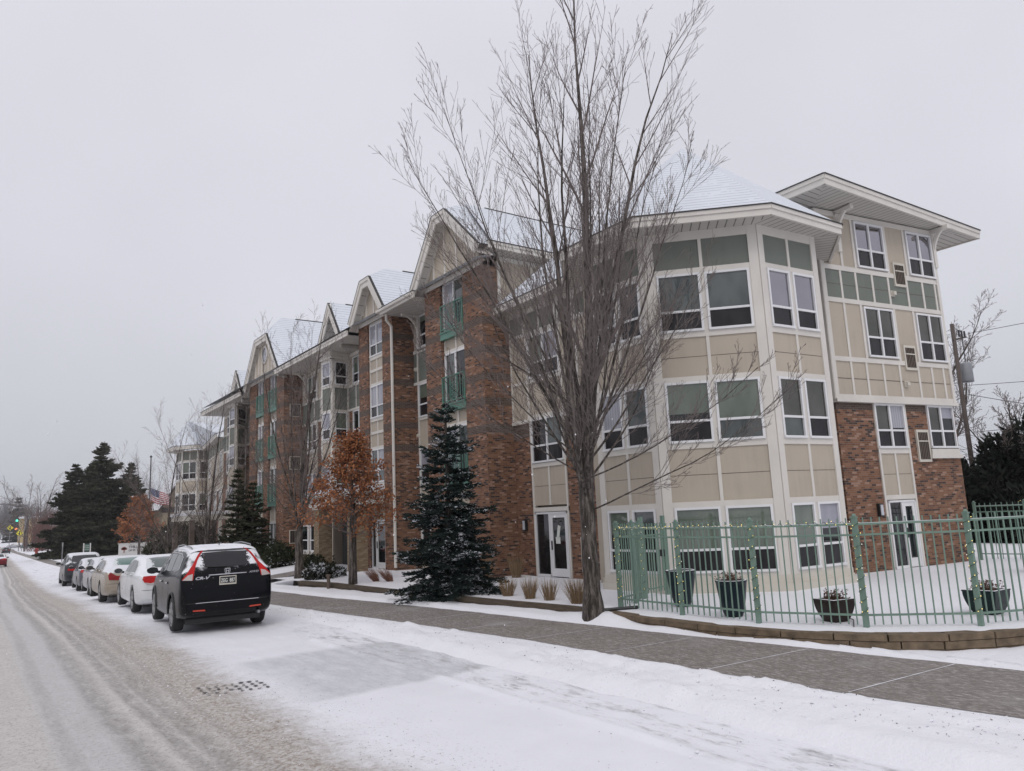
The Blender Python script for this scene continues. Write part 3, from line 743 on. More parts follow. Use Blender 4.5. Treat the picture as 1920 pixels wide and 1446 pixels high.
def grille(u, z, hh, ww=.19, w0_=w6):
    m = MB(); m.box(ft, u-ww-.05, u+ww+.05, z-hh-.07, z+hh+.07, w0_, w0_+.05, cream); m.box(ft, u-ww, u+ww, z-hh, z+hh, w0_+.05, w0_+.053, dark)
    for k in range(6): x = u-ww+2*ww*(k+.5)/6; m.box(ft, x-.012, x+.012, z-hh, z+hh, w0_+.053, w0_+.065, slat)
    m.box(ft, u-ww, u+ww, z+hh*.3, z+hh*.3+.03, w0_+.053, w0_+.07, cream); m.build('vent_grille', BLD)
grille(3.03, 8.12, .27); grille(3.02, 5.78, .27); grille(3.17, 3.4, .36, .2, 0)
dryer(Frame(ft(0, 0, .07)[:2], ft(TL, 0, .07)[:2], -1), 2.65, 7.55); dryer(Frame(ft(0, 0, .07)[:2], ft(TL, 0, .07)[:2], -1), 2.72, 5.05)
wall_lamp(ft, 1.12, 1.78)
te = [(16.4, 15.5), (16.4, 9.53), (24.35, 9.45), (24.35, 16)]
eave(te, 9.9, [(17.68, 15.5), TP, TQ, (22.4, 16)], None, .27)
r1, r2 = Vector((19.6, 13.2, 11.5)), Vector((21.4, 13.2, 11.5))
z = 9.91; c_ = [Vector((*p, z)) for p in te]
roof_part([[c_[1], c_[2], r2, r1], [c_[0], c_[1], r1, Vector((19.6, 16, 11.5))], [c_[2], c_[3], Vector((21.4, 16, 11.5)), r2]])
for u in (.72, TL-.02):
    m = MB(); P = [ft(u, 9.62-.95*(1-math.sin(a)), .06+.55*(1-math.cos(a))) for a in [i*math.pi/16 for i in range(9)]]
    m.tube(P, .055, white, 4); m.box(ft, u-.06, u+.06, 9.52, 9.62, .06, .62, white); m.box(ft, u-.06, u+.06, 8.5, 9.6, .06, .14, white); m.build('bracket', BLD)
core = MB(); core.aabb(17.75, 22.2, 10.8, 18, -1.2, 9.6, tan); core.build('siding_wall', BLD)
# ---------------------------------------------------------------- ground
def vnoise(x, y, seed=0):
    """vectorised value noise"""
    xi = np.floor(x).astype(np.int64); yi = np.floor(y).astype(np.int64); xf = x-xi; yf = y-yi
    def h(a, b):
        n = (a*374761393+b*668265263+seed*1442695041) & 0xffffffff
        n = ((n ^ (n >> 13))*1274126177) & 0xffffffff
        return ((n ^ (n >> 16)) & 0xffff)/65535.
    sx_ = xf*xf*(3-2*xf); sy_ = yf*yf*(3-2*yf)
    return (h(xi, yi)*(1-sx_)+h(xi+1, yi)*sx_)*(1-sy_)+(h(xi, yi+1)*(1-sx_)+h(xi+1, yi+1)*sx_)*sy_
def fbm(x, y, o=4, seed=0):
    a, s, t = 1., 0, 0
    for i in range(o): s = s+a*vnoise(x*2**i, y*2**i, seed+i); t += a; a *= .5
    return s/t-.5
def sm(a, b, x):
    t = np.clip((x-a)/(b-a), 0, 1); return t*t*(3-2*t)
SWN = ([-6, 3.25, 4.75, 7.15, 10, 15, 18.7, 24, 60, 400], [8.1, 7.74, 7.55, 7.44, 7.40, 6.93, 6.50, 6.35, 6.3, 6.3])
SWF = ([-6, 3.98, 8.72, 13.6, 20.2, 24.2, 60, 400], [10.2, 9.65, 9.12, 8.67, 7.95, 7.82, 7.8, 7.8])
WALL = [(8.55, 26.5), (8.7, 24.3), (9.0, 22.7), (9.05, 19.6), (9.1, 18.2), (9.25, 14.5), (9.52, 12.0), (9.52, 11.0), (9.35, 9.6), (9.33, 8.1), (9.55, 6.87), (9.87, 6.09), (10.22, 5.52), (10.75, 5.02), (11.7, 4.62), (13.2, 4.3), (16, 4.2)]
def drop(x, y):
    D = np.interp(y, [-10, 18, 23, 28, 37, 44, 52, 110, 260, 600, 900], [0, 0, .05, .12, .42, .62, .77, 1.4, 2.4, .2, 0])
    return D*(1-sm(8.5, 12, x)*(1-sm(62, 80, y)))
SWC = ([0, 30, 55, 110, 300], [0, 0, .7, 1.6, 4.5])
def swn(y): return np.interp(y, *SWN)
def swf(y): return np.interp(y, *SWF)
_wy = [p[1] for p in WALL][::-1]; _wx = [p[0] for p in WALL][::-1]
def wallx(y): return np.interp(y, _wy, _wx)
def ysnap(y0, y1, d0, g):
    ys = [y0]
    while ys[-1] < y1: ys.append(ys[-1]+max(d0, g*max(ys[-1], 0)))
    return np.array(ys)
def grid(name, xs, ys, hf, mat_, smooth=True):
    X, Y = np.meshgrid(xs, ys); Z = hf(X, Y); n, m = X.shape
    v = np.stack([X.ravel(), Y.ravel(), Z.ravel()], 1)
    i = np.arange((n-1)*(m-1)); r = i//(m-1); c = i % (m-1); a = r*m+c
    f = np.stack([a, a+1, a+m+1, a+m], 1)
    me = bpy.data.meshes.new(name); me.vertices.add(len(v)); me.vertices.foreach_set('co', v.ravel())
    me.loops.add(f.size); me.loops.foreach_set('vertex_index', f.ravel()); me.polygons.add(len(f))
    me.polygons.foreach_set('loop_start', np.arange(0, f.size, 4)); me.polygons.foreach_set('loop_total', np.full(len(f), 4))
    me.update(calc_edges=True)
    if smooth: me.polygons.foreach_set('use_smooth', np.ones(len(f), bool))
    me.materials.append(mat_)
    o = bpy.data.objects.new(name, me); COL.objects.link(o); return tag(o, kind='structure')
# materials
def snow_mat():
    m, N, L, P = nodes('snow')
    t = N.new('ShaderNodeTexCoord'); v = t.outputs['Object']
    a = noise(N, L, v, 1.2, 5); b = noise(N, L, v, 30, 4, .7)
    c = mix(N, L, mathn(N, L, 'MULTIPLY', a, .5), (.80, .80, .83), (.68, .69, .72))
    sp = mathn(N, L, 'GREATER_THAN', noise(N, L, v, 38, 2), .69)
    big = mathn(N, L, 'GREATER_THAN', noise(N, L, v, .9, 2), .5)
    c = mix(N, L, mathn(N, L, 'MULTIPLY', mathn(N, L, 'MULTIPLY', sp, big), .5), c, (.35, .32, .3))
    L.new(c, P.inputs['Base Color']); P.inputs['Roughness'].default_value = .9; P.inputs['Specular IOR Level'].default_value = .2
    bump(N, L, mathn(N, L, 'ADD', mathn(N, L, 'MULTIPLY', noise(N, L, v, 6, 5), 1.), mathn(N, L, 'MULTIPLY', b, .45)), .6, .035, P)
    return m
snow = snow_mat()
def rng(N, L, x, a, b):
    n = N.new('ShaderNodeMapRange'); n.interpolation_type = 'SMOOTHSTEP'; n.inputs[1].default_value = a; n.inputs[2].default_value = b
    L.new(x, n.inputs[0]); return n.outputs[0]
def road_mat():
    m, N, L, P = nodes('road_slush')
    t = N.new('ShaderNodeTexCoord'); v = t.outputs['Object']; s = N.new('ShaderNodeSeparateXYZ'); L.new(v, s.inputs[0]); x, y = s.outputs[0], s.outputs[1]
    mp = N.new('ShaderNodeMapping'); mp.inputs['Scale'].default_value = (1, .28, 1); L.new(v, mp.inputs[0]); vs = mp.outputs[0]
    A = lambda a, b: mathn(N, L, 'ADD', a, b)
    X = lambda a, b: mathn(N, L, 'MULTIPLY', a, b)
    wob = mathn(N, L, 'SUBTRACT', noise(N, L, v, .45, 3), .5)
    cv = X(mathn(N, L, 'MAXIMUM', A(y, -30), 0), -.024); x = A(x, cv)
    xw = A(x, X(wob, .9))
    xt = A(x, X(mathn(N, L, 'SUBTRACT', noise(N, L, vs, .35, 2), .5), .35))
    gr = noise(N, L, v, 22, 6, .75); gr2 = noise(N, L, v, 5, 5, .7); st = noise(N, L, vs, 9, 5, .7)
    # slush base: tan grey grit
    c = mix(N, L, gr2, (.43, .405, .38), (.69, .67, .65))
    c = mix(N, L, X(rng(N, L, gr, .5, .64), .6), c, (.25, .215, .18))
    c = mix(N, L, X(rng(N, L, noise(N, L, vs, 1.1, 4), .55, .8), .5), c, (.40, .355, .315))
    bd = X(mathn(N, L, 'SUBTRACT', 1, rng(N, L, mathn(N, L, 'ABSOLUTE', A(xw, -2.55)), .15, .75)), rng(N, L, gr, .38, .6)); c = mix(N, L, X(bd, .7), c, (.27, .22, .175))
    # packed pale lane between tracks
    c = mix(N, L, X(mathn(N, L, 'SUBTRACT', 1, rng(N, L, mathn(N, L, 'ABSOLUTE', A(xt, -1.15)), .15, .5)), .35), c, (.5, .51, .54))
    # tyre tracks
    tr = None
    for cx, wd, k in ((2.05, .13, .5), (1.83, .09, .55), (1.50, .14, .5), (.15, .22, .4), (-.2, .12, .3), (-1.6, .35, .35), (-3.2, .3, .35), (.95, .08, .25), (2.32, .07, .25)):
        d = mathn(N, L, 'SUBTRACT', 1, rng(N, L, mathn(N, L, 'ABSOLUTE', A(xt, -cx)), wd*.35, wd*1.5)); d = X(d, k)
        tr = d if tr is None else mathn(N, L, 'MAXIMUM', tr, d)
    trn = X(tr, rng(N, L, A(st, X(gr, .6)), .42, .95))
    c = mix(N, L, trn, c, (.17, .16, .15))
    # white parking lane snow, soft ragged edge
    edge = A(xw, X(mathn(N, L, 'SUBTRACT', gr2, .5), 1.0))
    pk = rng(N, L, edge, 2.65, 3.55)
    sn_ = mix(N, L, noise(N, L, v, 1.4, 4), (.80, .805, .84), (.70, .705, .74))
    spk = X(rng(N, L, noise(N, L, v, 26, 3, .6), .60, .68), mathn(N, L, 'SUBTRACT', 1, rng(N, L, x, 3.2, 4.6)))
    sn_ = mix(N, L, X(spk, .6), sn_, (.3, .27, .25))
    # thin grey cleared rectangle and wheel streaks
    g1 = X(X(rng(N, L, A(y, X(wob, .5)), 9.1, 9.35), mathn(N, L, 'SUBTRACT', 1, rng(N, L, A(y, X(wob, -1.0)), 12.3, 12.9))), X(rng(N, L, xw, 3.2, 3.9), mathn(N, L, 'SUBTRACT', 1, rng(N, L, xw, 5.9, 6.3))))
    sn_ = mix(N, L, X(g1, A(.3, X(rng(N, L, A(noise(N, L, vs, 4, 6, .8), X(gr, .4)), .45, .95), .6))), sn_, (.45, .455, .475))
    g2 = X(X(rng(N, L, xw, 5.15, 5.35), mathn(N, L, 'SUBTRACT', 1, rng(N, L, xw, 5.95, 6.3))), mathn(N, L, 'SUBTRACT', 1, rng(N, L, y, 14, 17)))
    sn_ = mix(N, L, X(g2, rng(N, L, noise(N, L, vs, 5, 6, .75), .47, .72)), sn_, (.36, .355, .36))
    g3 = X(rng(N, L, noise(N, L, vs, 2.2, 5, .7), .52, .75), rng(N, L, y, 45, 60))
    sn_ = mix(N, L, X(g3, .8), sn_, (.26, .26, .27))
    c = mix(N, L, pk, c, sn_)
    L.new(c, P.inputs['Base Color']); P.inputs['Roughness'].default_value = .75; P.inputs['Specular IOR Level'].default_value = .3
    hb = A(X(gr, X(mathn(N, L, 'SUBTRACT', 1, X(pk, .85)), 1.2)), X(trn, -.35)); hb = A(hb, X(gr2, .3))
    bump(N, L, hb, .75, .02, P)
    return m
def hroad(X, Y):
    lum = np.clip(1.6-X*.38, .12, 1)*(X < 6.5)
    z = .022*fbm(X*7, Y*4, 4, 3)*np.clip(sm(3.6, 2.6, X)+.12, 0, 1)+.03*fbm(X*.9, Y*.5, 3, 9)
    for cx, wd, d in ((2.05, .10, .02), (1.83, .06, .015), (1.52, .1, .02), (.2, .13, .02), (-.15, .1, .015)):
        z -= d*np.exp(-((X+.25*fbm(X*0+1, Y*.2, 2, 5)-cx)/wd)**2)
    rid = np.exp(-((X-2.75+.3*fbm(X*0, Y*.3, 2, 8))/.35)**2); z += rid*(.02+.03*fbm(X*9, Y*6, 3, 12))
    t = sm(5.2, 6.4, X-np.interp(Y, *SWC)); z += t*.04
    # raised ridge lines next to the bank
    z += .035*np.exp(-((X-5.25)/.06)**2)*(Y < 14)
    z += .030*fbm(X*3.5, Y*1.6, 4, 61)*sm(2.6, 3.4, X)*(1-.8*((X > 3.4) & (X < 5.1) & (Y < 9.2)))
    z += .02*fbm(X*14, Y*2.2, 3, 62)*np.exp(-((X-5.6)/.4)**2)
    return z-drop(X, Y)-.25*sm(6.3, 6.8, X)*(Y < 30)-.3*sm(0, .6, X-6.3-np.interp(Y, *SWC))*(Y >= 30)
xs = np.concatenate([np.arange(-14, -5, .5), np.arange(-5, 6.3, .045), np.arange(6.5, 14, .5)])
grid('road', xs, ysnap(1.5, 900, .035, .0085), hroad, road_mat())
def hverge(X, Y):
    X0 = X; X = X-np.interp(Y, *SWC)
    a, b = swn(Y), swf(Y); wx = wallx(Y)
    far = sm(24, 30, Y)
    z = np.full(X.shape, -.03)
    bank = sm(5.85, 6.35, X)*(1-sm(a-.25, a-.02, X))
    z = z+bank*(.17+.13*fbm(X*2.2, Y*1.3, 4, 21)+.075*fbm(X*8, Y*5, 4, 22)*(.25+1.0*sm(.45, .6, vnoise(X*.9, Y*.6, 77))))*(1-.35*far)
    z = np.where(X > a-.3, np.maximum(z, .116), z)
    side = sm(b+.0, b+.22, X); z = np.where(X > b-.02, .085+side*(.10+.05*fbm(X*3, Y*2, 3, 31)), z)
    inside = (Y < 26.5) & (X > wx+.15) & (Y > 4.0)
    low = (X > b+.2) & ~inside; z = np.where(low & (Y < 7.5), z-.12*sm(7.5, 4.5, Y), z)
    z = np.where(inside, np.where(X > wx+1.2, -.1, .1), z); z = z+.11*np.exp(-((X-9.3)**2+(Y-10.6)**2)/.5)*(X < wx+.2)*sm(b+.1, b+.4, X)
    hill = np.where(Y >= 26.4, sm(8.0, 10.5, X)*.13, 0); z = z+hill
    return z-drop(X0, Y)
vm_ = snow
grid('snow_ground', np.concatenate([np.arange(5.95, 10.6, .05), np.arange(10.6, 26, .4), np.arange(26, 130, 4)]), ysnap(-5, 880, .06, .012), hverge, snow)
def hground(X, Y):
    z = -.12-np.interp(Y, [-10, 18, 23, 28, 37, 44, 52, 110, 260, 600, 900], [0, 0, .05, .12, .42, .62, .77, 1.4, 2.4, .2, 0])
    return np.where((X > -14) & (X < 129) & (Y < 880) & (Y > -5), z-.9, z)
grid('ground', np.array([-2500, -600, -150, -60, -30, -14.01, -13.9, 0, 20, 60, 128.9, 129.2, 300, 900, 2500.]), np.concatenate([[-300, -50, -5.2, -5, 10, 29, 33, 37, 41, 44, 48, 52], np.arange(60, 880, 20.), [880, 881, 900, 1200, 2500]]), hground, snow)
def walk_mat():
    m, N, L, P = nodes('sidewalk_concrete')
    t = N.new('ShaderNodeTexCoord'); v = t.outputs['Object']
    s = N.new('ShaderNodeSeparateXYZ'); L.new(v, s.inputs[0])
    mp = N.new('ShaderNodeMapping'); mp.inputs['Scale'].default_value = (1.5, .42, 1); L.new(v, mp.inputs[0])
    gr = noise(N, L, mp.outputs[0], 22, 6, .85)
    c = mix(N, L, noise(N, L, v, 1.3, 5), (.125, .108, .097), (.20, .178, .162))
    c = mix(N, L, rng(N, L, gr, .46, .66), c, (.43, .40, .375))
    c = mix(N, L, mathn(N, L, 'MULTIPLY', rng(N, L, noise(N, L, mp.outputs[0], 14, 4, .7), .56, .7), .5), c, (.09, .08, .075))
    c = mix(N, L, mathn(N, L, 'MULTIPLY', rng(N, L, noise(N, L, v, .8, 3), .55, .75), .5), c, (.36, .345, .335))
    L.new(c, P.inputs['Base Color']); P.inputs['Roughness'].default_value = .7
    bump(N, L, gr, .4, .01, P); return m
ys = ysnap(-5, 300, .12, .01); w_ = MB(); wm = walk_mat()
me = []
for i, y in enumerate(ys):
    j = .05*fbm(np.array([y*3.]), np.array([0.]), 3, 51)[0]; k = .07*fbm(np.array([y*3.]), np.array([9.]), 3, 52)[0]
    me.append((swn(y)-.05+j, swf(y)+.06+k, y))
for a, b in zip(me[:-1], me[1:]): ca, cb = (float(np.interp(q[2], *SWC)) for q in (a, b)); za, zb = (.12-float(drop(6, q[2])) for q in (a, b)); w_.face([(a[0]+ca, a[2], za), (a[1]+ca, a[2], za), (b[1]+cb, b[2], zb), (b[0]+cb, b[2], zb)], wm)
tag(w_.build('sidewalk', uv=False), kind='structure')
j_ = MB(); y = 3.0
while y < 24:
    dx = .0; a, b = swn(y)+.0, swf(y)+.02
    pts = []
    for i in range(14):
        t = i/13; x = a+(b-a)*t; yy = y+(-.12)*t; wv_ = (.005 if y < 7 else .002)+.006*RND.random()
        pts.append((x, yy, wv_))
    for p, q in zip(pts[:-1], pts[1:]): j_.face([(p[0], p[1]-p[2], .125), (q[0], q[1]-q[2], .125), (q[0], q[1]+q[2], .125), (p[0], p[1]+p[2], .125)], snow)
    y += 1.8
tag(j_.build('sidewalk_joints', uv=False), kind='structure')
# path to the porch
g = MB(); g.face([(7.8, 26.9, .16), (11.2, 27.4, .42), (11.2, 29.0, .42), (7.8, 28.4, .16)], wm); tag(g.build('path', uv=False), kind='structure')
# storm drain
t = thing('storm_drain', 'dark slotted iron drain grate half filled with snow beside the parking lane', 'drain', (2.98, 10.72, .03))
slot_shade = M('iron', (.03, .03, .032), (.06, .06, .06), 20, .6, .3); m = MB(); Rg = random.Random(2); m = MB()  # near-black flat pieces stand in for the shade inside the open slots
for i in range(8):
    for j in range(4):
        if Rg.random() < .18: continue
        x, y = -.43+i*.108, -.30+j*.155; w1, h1 = .072*Rg.uniform(.4, 1), .085*Rg.uniform(.4, 1); o1 = Rg.uniform(0, .02)
        P8 = [(x+w1*.5+w1*.5*math.cos(k*math.pi/5)*Rg.uniform(.85, 1.1), y+o1+h1*.5+h1*.5*math.sin(k*math.pi/5)*Rg.uniform(.85, 1.1), .004) for k in range(10)]
        A_ = np.array([q[0]+2.98 for q in P8]); B_ = np.array([q[1]+10.72 for q in P8]); zz = float(hroad(A_, B_).max())-.03+.012
        m.face([(q[0], q[1], zz) for q in P8], slot_shade)
m.build('grate', t, uv=False)
# retaining wall: timber to the left, sandstone blocks to the right
timber = M('timber', (.055, .04, .026), (.10, .075, .05), 3, .85, .3, 60, stretch=(6, 1, 12))
block = M('sandstone_block', (.085, .062, .040), (.19, .138, .088), 7, .85, .6, 30)
def wallrun(name, pts, courses, m_, lab, cat, ln, th, z_of):
    t = thing(name, lab, cat); seg = []; R = random.Random(5)
    P = [Vector((x, y, 0)) for x, y in pts]
    tot = sum((b-a).length for a, b in zip(P[:-1], P[1:]))
    def at(s):
        for a, b in zip(P[:-1], P[1:]):
            l = (b-a).length
            if s <= l: return a+(b-a)*(s/l), (b-a).normalized()
            s -= l
        return P[-1], (P[-1]-P[-2]).normalized()
    for k, (z0, z1) in enumerate(courses):
        m = MB(); s = -R.random()*ln*.5
        while s < tot:
            l = ln*(.8+.4*R.random()); a, _ = at(max(s, 0)); b, _ = at(min(s+l-.012, tot))
            if (b-a).length > .05:
                n = Vector((-(b-a).y, (b-a).x, 0)).normalized()
                if n.x < 0: n = -n
                j = R.uniform(-.01, .01)+k*0.012
                f = Frame((a.x, a.y), (b.x, b.y), -1); 
                if f.n.x > 0: f = Frame((b.x, b.y), (a.x, a.y), -1)
                m.box(f, .0, f.L, z0+.004, z1-.004, -th, j, m_)
            s += l
        m.build('course', t, bevel=.008)
    return t
wallrun('timber_edging', WALL[1:8], [(-.05, .08), (.08, .19), (.19, .30)], timber, 'low dark timber edging wall running past the spruce to the big bare maple', 'retaining wall', 2.0, .14, None)
t = wallrun('stone_block_wall', WALL[7:], [(-.4, -.12), (-.12, -.01), (-.01, .10), (.10, .205), (.205, .295)], block, 'low curved wall of tan stone blocks below the green fence', 'retaining wall', .62, .2, None)

# snowy patio inside the retaining wall
def patio():
    inner = [(x+.03, y+.03) for x, y in WALL]+[(30, 4.2), (30, 26.5)]
    P = []; n = len(inner)
    for i in range(n):
        a, b = Vector(inner[i]), Vector(inner[(i+1) % n]); k = max(1, int((b-a).length/.3)); P += [a.lerp(b, j/k) for j in range(k)]
    nb = len(P); x = 8.7
    ins = []
    while x < 29.8:
        y = 4.4
        while y < 26.3:
            if x > float(wallx(y))+.25: ins.append(Vector((x, y)))
            y += .3 if x < 17 else 1.2
        x += .3 if x < 17 else 1.2
    vs, _, fs, *_r = delaunay_2d_cdt(P+ins, [(i, (i+1) % nb) for i in range(nb)], [], 1, 1e-5)
    A = np.array([[q.x, q.y] for q in vs]); Z = .295+.035*fbm(A[:, 0]*.9, A[:, 1]*.9, 3, 41)
    e = np.clip((A[:, 0]-wallx(A[:, 1]))/.25, 0, 1); Z = Z*e+(.285)*(1-e)
    me = bpy.data.meshes.new('patio'); me.from_pydata([(a[0], a[1], z) for a, z in zip(A, Z)], [], [f for f in fs]); me.materials.append(snow)
    for p in me.polygons: p.use_smooth = True
    o = bpy.data.objects.new('patio', me); COL.objects.link(o); tag(o, kind='structure')
    bm = bmesh.new(); bm.from_mesh(me); bmesh.ops.recalc_face_normals(bm, faces=bm.faces)
    if sum(f.normal.z for f in bm.faces) < 0: bmesh.ops.reverse_faces(bm, faces=bm.faces)
    bm.to_mesh(me); bm.free()
patio()
def far_place(o):
    """slide a thing out along its sight line until it stands on the dropping ground, growing it to keep its apparent size"""
    x, y, z = o.location; s = 1.
    for _ in range(40): s = 1+float(drop(x*s, y*s))/(2.1-0.)*1.0
    o.location = (x*s, y*s, 2.1+(z-2.1)*s); o.scale = tuple(q*s for q in o.scale); return o

# grit, clods and bits of leaf lying on the snow
def debris():
    R = random.Random(9); gm_ = M('grit', (.06, .045, .035), (.12, .095, .075), 30, .9); lf = M('leaf_bits', (.11, .065, .04), rough=.9)
    g = MB(); c = MB()
    def chunk(m, x, y, z, s, mt):
        P = [(x+R.uniform(-1, 1)*s, y+R.uniform(-1, 1)*s, z+R.uniform(-.2, .9)*s) for _ in range(4)]
        for q in ((0, 1, 2), (0, 3, 1), (1, 3, 2), (2, 3, 0)): m.face([P[i] for i in q], mt)
    def zat(x, y):
        X, Y = np.array([x]), np.array([y]); return float(hroad(X, Y)[0] if x < 6.1 else hverge(X, Y)[0])
    for i in range(1500):
        y = 2.6+R.random()**1.6*22; x = R.gauss(2.9, .45)+.25*R.random()
        if x < 5.8: chunk(g, x, y, zat(x, y)+.002, R.uniform(.003, .009), gm_)
    for i in range(500):
        y = 2.6+R.random()**1.4*16; x = R.uniform(3.2, 6.1); chunk(g, x, y, zat(x, y)+.002, R.uniform(.003, .008), R.choice([gm_, lf]))
    for i in range(420):
        y = 2.6+R.random()**1.3*18; x = float(swn(y))-R.uniform(.2, 1.1); x = max(x, 6.12); chunk(g, x, y, zat(x, y)+.003, R.uniform(.004, .014), R.choice([gm_, lf, lf]))
    tag(g.build('grit', uv=False), 'dark grit and leaf bits scattered on the snow', 'grit', kind='stuff')
    for i in range(1500):
        y = 2.6+R.random()**1.4*18; k = R.random()
        x = R.gauss(2.7, .4) if k < .45 else (R.gauss(5.6, .35) if k < .65 else float(swn(y))-R.uniform(.05, 1.2))
        if 6.0 < x < 6.12 or x > float(swn(y))-.02: continue
        chunk(c, x, y, zat(x, y), R.uniform(.006, .026)*(1 if k > .45 else .7), snow)
    tag(c.build('snow_clods', uv=False), 'small loose clods of snow along the kerb bank', 'snow', kind='stuff')
debris()
# ---------------------------------------------------------------- plants
barkm = M('bark', (.105, .085, .078), (.21, .19, .175), 5, .9, .9, 14, stretch=(3, 3, .5))
def bark_mat():
    m, N, L, P = nodes('maple_bark')
    t = N.new('ShaderNodeTexCoord'); v = t.outputs['Object']
    mp = N.new('ShaderNodeMapping'); mp.inputs['Scale'].default_value = (9, 9, 1.3); L.new(v, mp.inputs[0])
    a = noise(N, L, mp.outputs[0], 2.0, 6, .75); b = noise(N, L, v, 3, 3)
    c = ramp(N, L, a, [(.40, (.010, .008, .007)), (.47, (.035, .027, .024)), (.53, (.095, .077, .071)), (.64, (.21, .185, .172))])
    L.new(mix(N, L, mathn(N, L, 'MULTIPLY', b, .3), c, (.11, .10, .07)), P.inputs['Base Color']); P.inputs['Roughness'].default_value = .9
    bump(N, L, a, .9, .03, P); return m
maple_bark = bark_mat()
twigm = M('twig', (.11, .088, .082), (.17, .14, .13), 1.5, .8)
shootm = M('red_shoot', (.16, .07, .05), (.13, .085, .075), .8, .7)
def branch_path(p, d, ln, n, R, up=.0, wob=.05, droop=0):
    pts = [Vector(p)]; d = Vector(d).normalized()
    for i in range(n):
        d = (d+Vector((R.gauss(0, wob), R.gauss(0, wob), R.gauss(0, wob)+up-droop))).normalized()
        pts.append(pts[-1]+d*(ln/n))
    return pts
def lerp_path(pts, t):
    k = t*(len(pts)-1); i = min(int(k), len(pts)-2); f = k-i
    return pts[i].lerp(pts[i+1], f), (pts[i+1]-pts[i]).normalized()
def side_dir(d, ang, az, R):
    a = d.orthogonal().normalized(); b = d.cross(a); s = a*math.cos(az)+b*math.sin(az)
    return (d*math.cos(ang)+s*math.sin(ang)).normalized()
def grow(mb, p, d, ln, r, lvl, R, spec, leaves=None):
    """recursive limb: spec[lvl] = (n_children, length ratio, angle, up, wob, t0, sides)"""
    nch, ratio, ang, up, wob, t0, sides = spec[lvl]
    n = 10 if lvl == 0 else (6 if lvl < 2 else (4 if lvl == 2 else 3))
    pts = branch_path(p, d, ln, n, R, up, wob)
    mb.tube(pts, [max(r*(1-.96*i/n)**(.85 if lvl == 0 else 1), .0032 if lvl else .006) for i in range(n+1)], twigm if lvl > 0 else maple_bark, sides, cap=False)
    if leaves is not None and lvl >= len(spec)-2: leaves.append(pts)
    if lvl+1 >= len(spec): return
    for k in range(nch):
        t = t0+(1-t0)*(k+R.random())/nch
        q, dd = lerp_path(pts, min(t, .98))
        a2 = ang*(.75+.5*R.random())
        nd = side_dir(dd, a2, R.random()*6.283, R); nd.z += .1
        l2 = ln*ratio*(1-.55*t)*(.7+.6*R.random())
        grow(mb, q, nd, l2, max(r*(1-.75*t)*(.42 if lvl == 0 else .5), .0036), lvl+1, R, spec, leaves)
def bare_tree(name, label, base, trunk_h, trunk_r, limbs, spec, seed=1, group=None, loc_z=0, lean=0, sc_=1., cat='tree'):
    R = random.Random(seed); t = thing(name, label, cat, base, 0, group)
    if sc_ != 1:
        trunk_h /= sc_; trunk_r /= sc_; limbs = [(z/sc_, a, i_, l/sc_, r/sc_, u) for z, a, i_, l, r, u in limbs]; t.scale = (sc_,)*3
    m = MB(); pts = [Vector((0, 0, -.15))]; n = 10
    for i in range(1, n+1):
        z = trunk_h*i/n; pts.append(Vector((R.gauss(0, .008)+lean*z, R.gauss(0, .008), z)))
    rr = [trunk_r*(1.35-.35*min(1, i/2.))*(1-.18*i/n)*(1+R.uniform(-.04, .04)) for i in range(n+1)]
    m.tube(pts, rr, maple_bark, 14); m.build('trunk', t, True, uv=False)
    b = MB()
    for (z, az, inc, ln, r, up) in limbs:
        d = Vector((math.cos(az)*math.sin(inc), math.sin(az)*math.sin(inc), math.cos(inc)))
        sp = list(spec); s0 = list(sp[0]); s0[3] = up; sp[0] = tuple(s0)
        p = Vector((lean*z, 0, z)) + Vector((math.cos(az), math.sin(az), 0))*trunk_r*.3
        grow(b, p, d, ln, r, 0, R, sp)
    b.build('branches', t, uv=False, smooth=False)
    return t
# large vase shaped tree
R = random.Random(42); limbs = []
limbs += [(2.0, 0, .02, 9.6, .11, .012), (2.2, 2.6, .11, 9.3, .075, .008), (2.35, 5.5, .13, 9.0, .07, .01), (2.4, 1.2, .09, 8.4, .06, .01)]
for i in range(12): limbs.append((1.95+1.1*R.random(), i*2.4+R.uniform(-.3, .3), .18+.36*i/12, 7.9-2.5*i/12+.5*R.random(), .036-.010*i/12+.008*R.random(), .012))
for i in range(10): limbs.append((1.9+2.0*R.random(), i*2.1+R.uniform(-.3, .3), .66+.3*R.random(), 4.0+1.0*R.random(), .020+.008*R.random(), .03))
for i in range(7): limbs.append((1.75+1.2*R.random(), i*2.1+1+R.uniform(-.3, .3), 1.1+.35*R.random(), 3.2+1.0*R.random(), .017, .05))
spec_big = [(15, .34, .48, .02, .04, .18, 7), (9, .44, .50, .045, .03, .12, 4), (2, .45, .55, .05, .03, .1, 3), (0, 0, 0, .04, .02, 0, 3)]
tree = bare_tree('bare_maple', 'tall bare vase-shaped maple with thick dark trunk growing in front of the corner bay', (9.28, 10.75, .2), 2.3, .165, limbs, spec_big, 42)
spec_sm = [(14, .34, .6, .03, .045, .15, 5), (7, .45, .65, .04, .06, .1, 3), (3, .4, .6, .05, .08, 0.1, 3), (0, 0, 0, .05, .08, 0, 3)]
def vase(seed, n, h, r, inc=.32, low=6):
    R = random.Random(seed); Lb = [(0, 0, .03, h, r*1.1, .01)]
    for i in range(n): Lb.append((R.uniform(-.2, .3)*h*.12, i*2.4+R.random()*.5, inc*(.5+R.random()), h*(.65+.3*R.random()), r*.42, .02))
    for i in range(low): Lb.append((R.uniform(-.05, .25)*h*.5, i*2.1+R.random(), .8+.4*R.random(), h*.38, r*.2, .06))
    return Lb
